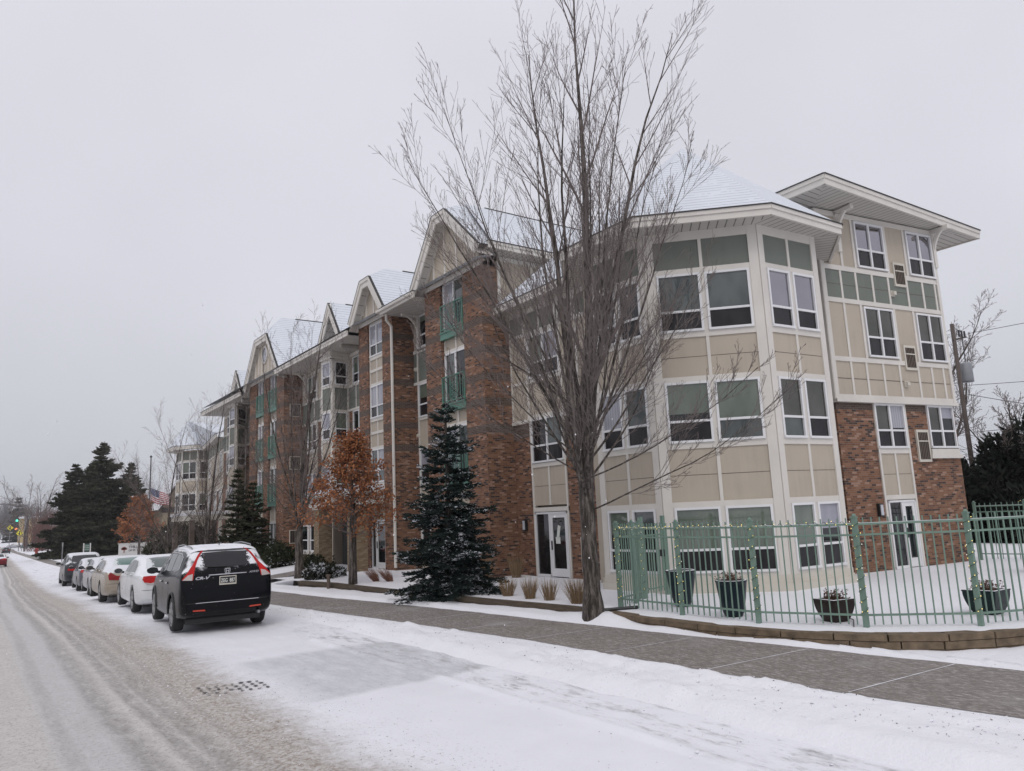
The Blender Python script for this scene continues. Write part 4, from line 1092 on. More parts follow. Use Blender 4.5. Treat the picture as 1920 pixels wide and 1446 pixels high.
def sm_tree(name, label, base, th, tr, n, h, r, seed, inc=.32, low=6, group=None, sp=None):
    return bare_tree(name, label, base, th, tr, [(max(.4, z+th), a, i, l, rr, u) for z, a, i, l, rr, u in vase(seed, n, h, r, inc, low)], sp or spec_sm, seed, group)
sm_tree('bare_ash', 'slender bare tree with pale ringed trunk standing left of the orange-leaved oak', (9.1, 25.4, .12), 1.75, .15, 8, 7.4, .085, 3, .26, 9)
sm_tree('bare_birch', 'bare forked tree rising between the two dark spruces and the flagpole', (9.9, 41, .2), 1.3, .13, 8, 7.6, .07, 5, .36, 7)
sm_tree('bare_birch', 'smaller bare multi-stemmed tree just left of the taller forked one', (8.85, 45, .2), 1.0, .10, 7, 7.0, .055, 6, .40, 6)
sm_tree('bare_tree', 'thin pale bare tree behind the flagpole', (13.0, 78, .2), 2, .12, 6, 7.0, .07, 8, .3, 4)
# leaves
def leaf_mat(name, cols):
    m, N, L, P = nodes(name)
    t = N.new('ShaderNodeTexCoord'); g = N.new('ShaderNodeNewGeometry')
    L.new(ramp(N, L, g.outputs['Random Per Island'], cols), P.inputs['Base Color']); P.inputs['Roughness'].default_value = .7
    return m
oakleaf = leaf_mat('oak_leaf', [(0, (.16, .055, .024)), (.35, (.26, .092, .032)), (.7, (.36, .145, .05)), (1, (.21, .068, .03))])
def leaf(mb, p, s, R, m, fold=.3):
    a = Vector((R.gauss(0, 1), R.gauss(0, 1), R.gauss(0, .7))).normalized(); b = a.orthogonal().normalized(); c = a.cross(b)
    b = b*math.cos(1)+c*R.uniform(-1, 1); b.normalize(); n = a.cross(b)
    mb.face([p-a*s*.5, p+b*s*.3+n*s*fold*.4, p+a*s*.55, p-b*s*.3+n*s*fold*.4], m)
def oak(name, label, base, th, h, rad, n_leaf, ls, seed, low=.3):
    R = random.Random(seed); t = thing(name, label, 'tree', base)
    m = MB(); m.tube([(0, 0, -.1), (0, 0, th*.5), (.02, 0, th), (.0, 0, h*.6), (0, 0, h*.95)], [th*.07, th*.055, th*.048, .035, .012], maple_bark, 10); m.build('trunk', t, True, uv=False)
    b = MB(); paths = []
    for i in range(46):
        z = th*.75+(h-th)*(i/46.)*.95; k = 1-(i/46.)*.75; az = i*2.4
        d = Vector((math.cos(az), math.sin(az), .35+.5*i/46))
        grow(b, Vector((0, 0, z)), d, rad*k*(.75+.4*R.random()), .022*k+.006, 1, R, [None]+[(7, .5, .7, .03, .07, .15, 4), (4, .45, .7, .02, .1, .1, 3), (0, 0, 0, 0, .1, 0, 3)], paths)
    b.build('branches', t, uv=False)
    f = MB()
    for i in range(n_leaf):
        pts = R.choice(paths); q, _ = lerp_path(pts, R.random())
        q = q+Vector((R.gauss(0, .085), R.gauss(0, .085), R.gauss(0, .08)-.03)); leaf(f, q, ls*(.6+.7*R.random()), R, oakleaf)
    f.build('leaves', t, uv=False)
    return t
oak('oak_tree', 'young oak holding rust-orange leaves in front of the stone porch', (9.2, 21.2, .14), 2.0, 5.0, 1.6, 7500, .095, 4)
oak('oak_tree', 'low rust-orange leafy tree under the flag by the big spruces', (9.5, 57.5, .1), 1.5, 4.6, 1.75, 4200, .16, 9)
# conifers
def needle_mat(name, c1, c2, snow_amt):
    m, N, L, P = nodes(name)
    g = N.new('ShaderNodeNewGeometry'); t = N.new('ShaderNodeTexCoord'); s = N.new('ShaderNodeSeparateXYZ'); L.new(g.outputs['Normal'], s.inputs[0])
    c = ramp(N, L, g.outputs['Random Per Island'], [(0, c1), (1, c2)])
    k = mathn(N, L, 'MULTIPLY', mathn(N, L, 'GREATER_THAN', noise(N, L, t.outputs['Object'], 3.2, 4, .7), 1-snow_amt), mathn(N, L, 'GREATER_THAN', g.outputs['Random Per Island'], .55))
    L.new(mix(N, L, k, c, (.6, .62, .66)), P.inputs['Base Color']); P.inputs['Roughness'].default_value = .85; P.inputs['Specular IOR Level'].default_value = .2
    return m
spr_n = needle_mat('spruce_needles', (.010, .019, .017), (.034, .052, .045), .44)
spr_far = needle_mat('far_spruce_needles', (.018, .023, .013), (.055, .058, .036), .25)
yew_n = needle_mat('yew_needles', (.014, .022, .012), (.05, .055, .028), .36)
def needles(mb, pts, R, m, s, dens, wid):
    n = len(pts)-1; L_ = sum((b-a).length for a, b in zip(pts[:-1], pts[1:]))
    cnt = max(3, int(L_*dens))
    for i in range(cnt):
        q, d = lerp_path(pts, (i+R.random())/cnt)
        az = R.uniform(0, 6.283); o = side_dir(d, .75+.5*R.random(), az, R); o.z = abs(o.z)*.4+o.z*.3
        e = q+o*s*(.6+.7*R.random()); w = d.cross(o)
        if w.length < 1e-3: continue
        w = w.normalized()*wid*.5; w2 = side_dir(d, 1.5, az+1.2, R)*wid*.5
        mb.face([q-w, q+w, e+w*.5, e-w*.5], m)
FAR = []
def spruce(name, label, base, h, rad, seed, m=None, whorls=26, per=9, dens=34, s=.10, wid=.03, group=None, drop=.25, gap=.0, ragged=.25, cat='tree', bare_z=.04):
    R = random.Random(seed); m = m or spr_n; t = thing(name, label, cat, base, 0, group)
    k_ = MB(); k_.tube([(0, 0, -.1), (0, 0, h*.5), (0, 0, h)], [h*.022, h*.014, .012], maple_bark, 8); k_.build('trunk', t, True, uv=False)
    f = MB()
    for i in range(whorls):
        u = i/(whorls-1); z = h*(bare_z+(.97-bare_z)*u); r0 = rad*(1-u)**(.55 if seed == 2 else .72)*(1-.16*math.sin(u*37+seed))+.05*h*.25*(1-u*.6)
        for k in range(max(4, int(per*(1-.35*u)))):
            az = k*6.283/per+i*1.3+R.uniform(-.25, .25); r = r0*(1-ragged*R.random()); el_ = -.15+.75*u+R.uniform(-.12, .12)
            d = Vector((math.cos(az)*math.cos(el_), math.sin(az)*math.cos(el_), math.sin(el_)))
            pts = [Vector((0, 0, z+R.uniform(-.04, .04)*h*.2))]
            dd = d.copy(); nseg = 5
            for q in range(nseg):
                dd = (dd+Vector((0, 0, -drop*.25 if q < 3 else drop*.35))).normalized(); pts.append(pts[-1]+dd*r/nseg)
            f.tube(pts, [.018*(1-u)+.006]*3+[.008]*(len(pts)-3), maple_bark, 3, cap=False)
            needles(f, pts[1:], R, m, s, dens, wid)
            nb = max(3, int(r/.11))
            for j in range(nb):
                tt = .15+.83*j/nb
                q, ds = lerp_path(pts, tt); sd_ = 1 if j % 2 else -1
                side = Vector((-ds.y, ds.x, 0)).normalized()*sd_; dd2 = (ds*.75+side*.8+Vector((0, 0, R.uniform(-.3, .1)))).normalized()
                l2 = (r*.42*(1-tt*.7)+.05)*(.7+.5*R.random())
                p2 = branch_path(q, dd2, l2, 3, R, 0, .06, drop*.25); needles(f, p2, R, m, s*.85, dens, wid)
                if l2 > .28:
                    for z2 in range(3):
                        q3, d3 = lerp_path(p2, .3+.25*z2); s3 = Vector((-d3.y, d3.x, -.2)).normalized()*(1 if z2 % 2 else -1)
                        needles(f, branch_path(q3, (d3+s3*.9).normalized(), l2*.4, 2, R, 0, .05), R, m, s*.8, dens, wid)
    f.build('foliage', t, uv=False)
    return t
spruce('spruce_tree', 'dark snow-dusted spruce standing against the brick piers left of the big bare maple', (9.5, 16.15, .2), 4.75, 1.42, 2, whorls=23, per=14, dens=90, s=.095, wid=.026, ragged=.38, drop=.42)
kw = dict(m=spr_far, dens=20, s=.20, wid=.075)
spruce('spruce_tree', 'dark spruce at the far pier beside the black car roof, right one of a pair', (11.3, 38.0, .1), 4.1, 1.35, 12, whorls=18, per=8, **kw)
spruce('spruce_tree', 'dark spruce in front of the double balconies, left one of a pair', (10.3, 37.0, .1), 4.7, 1.2, 13, whorls=18, per=8, **kw)
kw = dict(m=spr_far, dens=11, s=.34, wid=.13, per=11, ragged=.55, drop=.35)
spruce('tall_spruce', 'tallest dark spruce in the middle of the roadside row', (9.3, 75, .0), 10.0, 3.6, 21, whorls=30, **kw)
spruce('tall_spruce', 'dark spruce at the left end of the roadside row', (7.4, 77, .0), 8.2, 3.1, 22, whorls=26, **kw)
spruce('tall_spruce', 'dark spruce at the right end of the roadside row behind the white sign', (11.4, 74, .0), 8.0, 3.0, 23, whorls=24, **kw)
spruce('tall_spruce', 'dark spruce filling the gap between the tallest one and the one at the left end', (8.2, 73, .0), 7.8, 3.2, 24, whorls=24, **kw)
def shrub(name, label, base, rx, ry, rz, n, s, seed, m=None, group=None, cat='shrub', twigs=True, wid=.5, kind=None):
    R = random.Random(seed); t = thing(name, label, cat, base, 0, group); f = MB(); b = MB(); m = m or yew_n
    lob = [(R.uniform(-.6, .6), R.uniform(-.6, .6), R.uniform(.1, .65), R.uniform(.35, .6)) for _ in range(9)]
    for i in range(n):
        l = lob[i % 9]
        v = Vector((R.gauss(0, 1), R.gauss(0, 1), R.gauss(0, 1))).normalized()*(R.random()**.25)*l[3]
        p = Vector(((l[0]+v.x)*rx, (l[1]+v.y)*ry, max(.03, (l[2]+v.z*.8)*rz)))
        a = (v+Vector((R.gauss(0, .5), R.gauss(0, .5), R.gauss(0, .5)+.2))).normalized(); c = a.orthogonal().normalized()*s*wid*.5
        c = c*math.cos(i)+a.cross(c)*math.sin(i)
        f.face([p-c, p+c, p+a*s+c*.3, p+a*s-c*.3], m)
    if twigs:
        for l in lob: b.tube([(0, 0, 0), (l[0]*rx*.5, l[1]*ry*.5, l[2]*rz*.6), (l[0]*rx, l[1]*ry, l[2]*rz)], [.03, .02, .008], maple_bark, 4)
        b.build('stems', t, uv=False)
    f.build('foliage', t, uv=False); return t
yew_s = needle_mat('snowy_yew', (.014, .018, .012), (.035, .035, .022), .5)
shrub('low_shrub', 'low wide snow-dusted shrub in front of the ground floor windows', (9.75, 24.6, .25), .85, .7, .55, 2600, .10, 31, yew_s)
shrub('low_shrub', 'small dark shrub against the stone base left of the snowy one', (11.4, 29.8, .25), .7, .6, .7, 1500, .12, 32)
shrub('round_shrub', 'rounded brownish shrub at the foot of the far brick pier', (11.0, 33.6, .25), 1.15, 1.0, 1.15, 3200, .12, 33)
shrub('low_shrub', 'thin dark shrub between the rounded one and the black car roof', (10.6, 36.5, .2), .8, .8, 1.0, 1600, .12, 34)
shrub('dark_shrub', 'big dark evergreen shrub covering the right end of the white sign', (12.0, 59, .1), 2.0, 1.6, 2.6, 5200, .24, 35, spr_far)
shrub('dark_shrub', 'dark evergreen mass behind the low bare saplings', (11.6, 48, .1), 1.4, 1.6, 1.9, 3200, .2, 36, spr_far)
for i, (x, y) in enumerate(((9.6, 49), (10.3, 46.5), (10.5, 43.5), (9.2, 51))):
    bare_tree('bare_shrub', ['bare tangled shrub furthest left below the flag', 'bare tangled shrub behind the black car roof', 'bare tangled shrub nearest the paired spruces', 'bare twiggy shrub beside the orange-leaved low tree'][i], (x, y, .1), .25, .05, [(.2, k*1.3, .5+.5*((k*7) % 5)/5, 2.6, .016, .03) for k in range(7)], [(8, .45, .6, .03, .06, .15, 4), (5, .5, .7, .03, .08, .1, 3), (0, 0, 0, 0, .1, 0, 3)], 60+i, 'bare shrubs along the far kerb', cat='shrub')
# grasses
gold = leaf_mat('dry_grass', [(0, (.20, .13, .07)), (.5, (.30, .21, .12)), (1, (.13, .085, .05))]); rust = leaf_mat('rust_grass', [(0, (.28, .14, .10)), (1, (.20, .09, .06))])
def grass(label, base, h, r, n, seed, m=None, lean=0):
    R = random.Random(seed); f = MB()
    n = int(n*.75); r *= .75
    for i in range(n):
        a = R.random()*6.283; q = R.random()**.5*r*.5; p = Vector((math.cos(a)*q, math.sin(a)*q, 0)); hh = h*(.5+.5*R.random()); o = R.random()*r*.9
        d = Vector((math.cos(a)*o+lean*hh, math.sin(a)*o, hh)); w = Vector((-math.sin(a+i), math.cos(a+i), 0))*.004
        f.face([p-w, p+w, p+d*.55+w, p+d*.55-w], m or gold); f.face([p+d*.55-w, p+d*.55+w, p+d+Vector((0, 0, -.06*hh))], m or gold)
    o_ = f.build('ornamental_grass', uv=False, loc=base); tag(o_, label, 'grass', 'dry ornamental grass clumps'); return o_
grass('dry tan grass clump at the left end of the row by the timber edging', (9.95, 14.4, .28), .5, .3, 260, 1)
grass('dry tan grass clump, second from the left in the row by the timber edging', (9.9, 13.5, .28), .55, .28, 260, 2)
grass('dry tan grass clump, second from the right in the row by the timber edging', (9.95, 12.9, .28), .55, .26, 220, 3)
grass('widest dry tan grass clump beside the big maple trunk', (9.95, 11.95, .28), .62, .38, 420, 4)
grass('tall dry grass against the brick beside the white glass door', (12.9, 18.2, .28), .85, .35, 260, 5)
grass('tall dry grass against the large brick pier', (12.0, 18.6, .28), .9, .5, 360, 6)
grass('rust-coloured bent grass clump between the oak and the spruce, left half', (10.0, 21.3, .28), .5, .25, 300, 7, rust, -.6)
grass('rust-coloured bent grass clump between the oak and the spruce, right half', (10.2, 20.8, .28), .5, .25, 300, 8, rust, -.6)
# background trees, left of the street end
spec_far = [(9, .38, .6, .02, .05, .2, 4), (5, .5, .7, .02, .07, .1, 3), (0, 0, 0, 0, .1, 0, 3)]
def far_tree(label, base, h, seed, grp=None, r=.12, inc=.5, name='bare_tree'):
    R = random.Random(seed); lb = [(h*.25, 0, .05, h*.7, r, .0)]+[(h*(.18+.2*R.random()), k*2.4, inc*(.7+.7*R.random()), h*(.45+.25*R.random()), r*.5, .03) for k in range(10)]
    return bare_tree(name, label, base, h*.3, r*1.3, lb, spec_far, seed, grp, sc_=5)
far_tree('broad grey bare tree left of the roadside spruces', (6.0, 118, 0), 9.5, 70, r=.08, inc=1.0)
far_tree('spreading bare tree with dark limbs over the yellow building', (2.6, 150, 0), 9.0, 71, r=.09, inc=.9)
far_tree('bare tree rising behind the reddish thicket', (9, 140, 0), 12, 72, r=.22, inc=.7)

rt = [('bare tree across the way, mirrored in the corner bay windows', (17.5, -9, 0), 12), ('bare tree mirrored in the tower windows', (24, -12, 0), 13)]
for i, (lb, p, h) in enumerate(rt): far_tree(lb, p, h, 75+i, r=.22, inc=.6)
# ---------------------------------------------------------------- cars
def pchip(xs, ys, x):
    xs = np.array(xs, float); ys = np.array(ys, float); h = np.diff(xs); d = np.diff(ys)/h; m = np.zeros(len(xs))
    for i in range(1, len(xs)-1):
        m[i] = 0 if d[i-1]*d[i] <= 0 else 3*(h[i-1]+h[i])/((2*h[i]+h[i-1])/d[i-1]+(h[i]+2*h[i-1])/d[i])
    m[0] = d[0]; m[-1] = d[-1]
    i = min(max(np.searchsorted(xs, x)-1, 0), len(xs)-2); t = (x-xs[i])/h[i]
    return float((2*t**3-3*t*t+1)*ys[i]+(t**3-2*t*t+t)*h[i]*m[i]+(-2*t**3+3*t*t)*ys[i+1]+(t**3-t*t)*h[i]*m[i+1])
def paint(name, c, metal_=.3, dirt=.35, coat=.3, spec=.3, u0=.55):
    m, N, L, P = nodes(name)
    t = N.new('ShaderNodeTexCoord'); v = t.outputs['Object']; s = N.new('ShaderNodeSeparateXYZ'); L.new(v, s.inputs[0])
    z = rng(N, L, mathn(N, L, 'ADD', s.outputs[2], mathn(N, L, 'MULTIPLY', noise(N, L, v, 4, 4), .5)), 1.15, .45)
    d = mathn(N, L, 'MULTIPLY', z, dirt); sp = mathn(N, L, 'GREATER_THAN', noise(N, L, v, 34, 2), .73)
    g = N.new('ShaderNodeNewGeometry'); sn = N.new('ShaderNodeSeparateXYZ'); L.new(g.outputs['Normal'], sn.inputs[0])
    flank = mathn(N, L, 'ABSOLUTE', sn.outputs[0]); d = mathn(N, L, 'MULTIPLY', d, mathn(N, L, 'MULTIPLY', flank, flank))
    cc = mix(N, L, d, c, (.34, .33, .32)); cc = mix(N, L, mathn(N, L, 'MULTIPLY', sp, .3), cc, (.7, .7, .72))
    up = rng(N, L, mathn(N, L, 'ADD', sn.outputs[2], mathn(N, L, 'MULTIPLY', mathn(N, L, 'SUBTRACT', noise(N, L, v, 6, 5, .7), .5), .5)), .55, .72)
    up = mathn(N, L, 'MULTIPLY', up, mathn(N, L, 'GREATER_THAN', s.outputs[2], .78))
    cc = mix(N, L, up, cc, (.76, .77, .80)); d = mathn(N, L, 'MAXIMUM', d, up)
    L.new(cc, P.inputs['Base Color']); P.inputs['Metallic'].default_value = metal_
    L.new(mathn(N, L, 'ADD', mathn(N, L, 'MULTIPLY', d, .6), .22), P.inputs['Roughness']); L.new(mathn(N, L, 'MULTIPLY', mathn(N, L, 'SUBTRACT', 1, d), coat), P.inputs['Coat Weight']); P.inputs['Coat Roughness'].default_value = .09; P.inputs['Specular IOR Level'].default_value = spec
    return m
red_lens = M('red_lens', (.50, .006, .006), (.33, .003, .003), 8, .22, spec=.3); clear_lens = M('clear_lens', (.50, .44, .42), (.38, .33, .31), 8, .2, coat=.5)
dark_lens = M('dark_red_lens', (.26, .010, .012), (.17, .006, .008), 8, .2, spec=.3)
orange_lens = M('reflector', (.55, .05, .02), rough=.3)
chrome = M('chrome', (.62, .62, .64), rough=.18, metal=1); car_glass = glass_mat('car_glass', (.012, .014, .016), (.02, .024, .026), rough=.03)
frost = M('frosted_glass', (.10, .12, .12), (.36, .38, .40), 9, .3); green_frost = M('frosted_green_glass', (.12, .2, .17), (.45, .5, .5), 8, .25)
rimm = M('alloy', (.36, .36, .37), (.28, .28, .28), 9, .45, metal=.6)
def frost_patch_mat(name, glass, thr, c=(.74, .75, .78)):
    m, N, L, P = nodes(name); t = N.new('ShaderNodeTexCoord'); v = t.outputs['Object']; s = N.new('ShaderNodeSeparateXYZ'); L.new(v, s.inputs[0])
    # snow clinging to the upper side corners and the lower edge of the pane
    ax = mathn(N, L, 'ABSOLUTE', s.outputs[0])
    e = mathn(N, L, 'ADD', rng(N, L, ax, .25, .62), mathn(N, L, 'MULTIPLY', mathn(N, L, 'SUBTRACT', noise(N, L, v, 7, 5, .7), .5), 1.5))
    e = mathn(N, L, 'ADD', e, mathn(N, L, 'MULTIPLY', mathn(N, L, 'SUBTRACT', noise(N, L, v, 45, 3, .7), .5), .9))
    k = mathn(N, L, 'GREATER_THAN', e, thr)
    L.new(mix(N, L, k, glass, c), P.inputs['Base Color'])
    L.new(mathn(N, L, 'ADD', mathn(N, L, 'MULTIPLY', k, .7), .05), P.inputs['Roughness']); return m
rear_snowy = frost_patch_mat('rear_glass_snowy', (.006, .006, .008), .56)
rear_frost = frost_patch_mat('rear_glass_frosted', (.10, .125, .12), .42, (.62, .64, .66))
rear_green = frost_patch_mat('rear_glass_green', (.09, .17, .145), .55, (.62, .66, .66))
carsnow = M('roof_snow_cover', (.80, .81, .84), (.72, .73, .77), 5, .9, .4, 40)

class Body:
    def __init__(s, Lg, top, half, belt, roof, bot, paint_, shoulder=.05):
        ys = sorted(set(list(np.linspace(0, Lg, 64))+[.01, .03, .06, .1, .15, .2, Lg-.03, Lg-.08])); secs = []
        for y in ys:
            T_, w_, b_, r_, z0 = pchip(*top, y), pchip(*half, y), pchip(*belt, y), pchip(*roof, y), pchip(*bot, y)
            b_ = min(b_, T_-.03); r_ = min(r_, w_-.04)
            if T_-b_ < .12: r_ = min(w_-.1, max(r_, w_-.16))
            P = [(0, z0), (w_*.7, z0), (w_-.05, z0+.03), (w_-.005, z0+.16), (w_, (z0+b_)*.52), (w_-.015, b_-.08), (w_-shoulder, b_), (r_+(w_-shoulder-r_)*.38, b_+(T_-b_)*.62), (r_, T_-min(.055, (T_-b_)*.35)), (r_-.13, T_-.012), (r_*.45, T_-.001), (0, T_)]
            for _ in range(2):
                Q = [P[0]]
                for a, b in zip(P[:-1], P[1:]): Q += [(a[0]*.75+b[0]*.25, a[1]*.75+b[1]*.25), (a[0]*.25+b[0]*.75, a[1]*.25+b[1]*.75)]
                P = Q+[P[-1]]
            secs.append((y, P))
        v = []; f = []; n = len(secs[0][1])
        for y, P in secs: v += [(x, y, z) for x, z in P]+[(-x, y, z) for x, z in P[::-1][1:-1]]
        m = 2*n-2
        for i in range(len(secs)-1):
            for j in range(m):
                j2 = (j+1) % m; f.append((i*m+j, i*m+j2, (i+1)*m+j2, (i+1)*m+j))
        def cap(i, rev):
            # close the end with a strip fill
            b = i*m
            for j in range(n-1):
                a, c = j, j+1; a2, c2 = (m-j) % m, (m-j-1) % m
                q = [b+a, b+a2, b+c2, b+c] if j else [b+a, b+c2, b+c]
                if j == n-2: q = [b+a, b+a2, b+c]
                f.append(tuple(q[::-1] if rev else q))
        cap(0, False); cap(len(secs)-1, True)
        s.v, s.f, s.paint = v, f, paint_
        s.bvh = BVHTree.FromPolygons([Vector(p) for p in v], f)
    def mesh(s, name, parent, wells, wr, wx):
        me = bpy.data.meshes.new(name); me.from_pydata(s.v, [], s.f); me.materials.append(s.paint)
        bm = bmesh.new(); bm.from_mesh(me); bmesh.ops.recalc_face_normals(bm, faces=bm.faces); bm.to_mesh(me); bm.free()
        o = bpy.data.objects.new(name, me); COL.objects.link(o)
        cut = MB()
        for y in wells:
            for sx_ in (-1, 1):
                x0, x1 = (wx, 1.2) if sx_ > 0 else (-1.2, -wx)
                cut.lathe([(1e-4, x0), (wr, x0), (wr, x1), (1e-4, x1)], black, 40, (0, y, wr-.055), 'x')
        c = cut.build('tmp_cut', uv=False); bmc = bmesh.new(); bmc.from_mesh(c.data); bmesh.ops.remove_doubles(bmc, verts=bmc.verts, dist=1e-3); bmesh.ops.recalc_face_normals(bmc, faces=bmc.faces); bmc.to_mesh(c.data); bmc.free()
        md = o.modifiers.new('b', 'BOOLEAN'); md.operation = 'DIFFERENCE'; md.object = c; md.solver = 'EXACT'
        dg = bpy.context.evaluated_depsgraph_get(); nm = bpy.data.meshes.new_from_object(o.evaluated_get(dg)); o.modifiers.clear(); o.data = nm; nm.name = name
        bpy.data.objects.remove(c)
        for p in nm.polygons: p.use_smooth = True
        try: nm.set_sharp_from_angle(angle=math.radians(32))
        except Exception: pass
        o.parent = parent; return o
    def patch(s, name, poly, axis, m, parent, off=.004, res=.035, side=1, tilt=0, thick=0, label=None, bumpy=0, smooth=True):
        """polygon laid on the body; axis 'rear': (x,z) seen from behind, 'side': (y,z), 'top': (x,y), 'front'"""
        poly = [Vector(p) for p in poly]; mnx, mxx = min(p.x for p in poly), max(p.x for p in poly); mny, mxy = min(p.y for p in poly), max(p.y for p in poly)
        pts = []; n = len(poly)
        for i in range(n):
            a, b = poly[i], poly[(i+1) % n]; k = max(1, int((b-a).length/res))
            pts += [a.lerp(b, j/k) for j in range(k)]
        nb = len(pts); edges = [(i, (i+1) % nb) for i in range(nb)]
        ins = []
        x = mnx+res*.5
        while x < mxx:
            y = mny+res*.5
            while y < mxy:
                c = False; j = n-1
                for i in range(n):
                    if (poly[i].y > y) != (poly[j].y > y) and x < (poly[j].x-poly[i].x)*(y-poly[i].y)/(poly[j].y-poly[i].y)+poly[i].x: c = not c
                    j = i
                if c and min((Vector((x, y))-q).length for q in pts) > res*.45: ins.append(Vector((x, y)))
                y += res
            x += res
        vs, _, fs, *_r = delaunay_2d_cdt(pts+ins, edges, [], 1, 1e-5)
        d = {'rear': Vector((tilt, 1, 0)), 'front': Vector((0, -1, 0)), 'side': Vector((-side, tilt, 0)), 'top': Vector((0, 0, -1))}[axis].normalized()
        V = []; Rr = random.Random(3)
        for q in vs:
            o = {'rear': Vector((q.x-tilt*2, -2, q.y)), 'front': Vector((q.x, 9, q.y)), 'side': Vector((side*3, q.x-3*tilt, q.y)), 'top': Vector((q.x, q.y, 4))}[axis]
            h, nn, _, _ = s.bvh.ray_cast(o, d)
            if h is None: V.append(None); continue
            if nn.dot(d) > 0: nn = -nn
            V.append(h+nn*(off+(bumpy*Rr.random() if bumpy else 0)))
        F = [f for f in fs if all(V[i] is not None for i in f)]
        if not F: return None
        mb = MB(); mb.v = [tuple(p) if p is not None else (0, 0, 0) for p in V]
        for f in F:
            a, b, c = V[f[0]], V[f[1]], V[f[2]]
            f = tuple(f) if (b-a).cross(c-a).dot(d) < 0 else tuple(f)[::-1]
            mb.f.append(f); mb.m.append(mb.mi(m))
        o = mb.build(name, parent, smooth, uv=False)
        if thick:
            sol = o.modifiers.new('t', 'SOLIDIFY'); sol.thickness = thick; sol.offset = -1
        if label: o['label'] = label
        return o
def wheel(parent, x, y, r, wdt, spokes=5, rim_r=.66, snowy=False):
    sx_ = 1 if x > 0 else -1; t = MB(); c = (x, y, r)
    prof = [(r*.70, -wdt*.5), (r*.93, -wdt*.5), (r*.985, -wdt*.38), (r, -wdt*.2), (r, wdt*.2), (r*.985, wdt*.38), (r*.93, wdt*.5), (r*.70, wdt*.5), (r*.68, wdt*.35), (r*.68, -wdt*.35), (r*.70, -wdt*.5)]
    t.lathe(prof, rubber, 36, c, 'x')
    wh = t.build('wheel', parent, True, uv=False); m = MB(); xo = wdt*.5*sx_
    m.lathe([(r*.71, xo*.98), (r*.66, xo*1.0), (r*.62, xo*.78), (r*.6, xo*.3), (1e-3, xo*.3)], rimm, 32, c, 'x')
    for k in range(spokes):
        a = 2*math.pi*k/spokes+.3
        for da in (-.11, .11):
            p0 = Vector((c[0]+xo*.84, c[1]+math.cos(a+da*2)*r*.16, c[2]+math.sin(a+da*2)*r*.16)); p1 = Vector((c[0]+xo*.9, c[1]+math.cos(a+da)*r*.64, c[2]+math.sin(a+da)*r*.64))
            m.tube([p0, p1], [.028, .02], rimm, 5)
    m.lathe([(r*.2, xo*.7), (r*.19, xo*.88), (1e-3, xo*.9)], rimm, 16, c, 'x'); m.build('rim', wh, False, uv=False)
    d = MB(); d.lathe([(r*.58, xo*.34), (1e-3, xo*.34)], black, 24, c, 'x'); d.build('brake', wh, uv=False)
    return wh
def text_mesh(body, size, m, name, parent, loc, rot, extrude=.002, align='CENTER', bold=0, shear=0, sx_=1):
    cu = bpy.data.curves.new(name, 'FONT'); cu.body = body; cu.size = size; cu.extrude = extrude; cu.align_x = align; cu.align_y = 'CENTER'; cu.offset = bold; cu.shear = shear
    o = bpy.data.objects.new(name, cu); COL.objects.link(o)
    dg = bpy.context.evaluated_depsgraph_get(); me = bpy.data.meshes.new_from_object(o.evaluated_get(dg)); bpy.data.objects.remove(o)
    me.materials.clear(); me.materials.append(m)
    o = bpy.data.objects.new(name, me); COL.objects.link(o); o.parent = parent; o.location = loc; o.rotation_euler = rot; o.scale = (sx_, 1, 1); return o
RP = {}
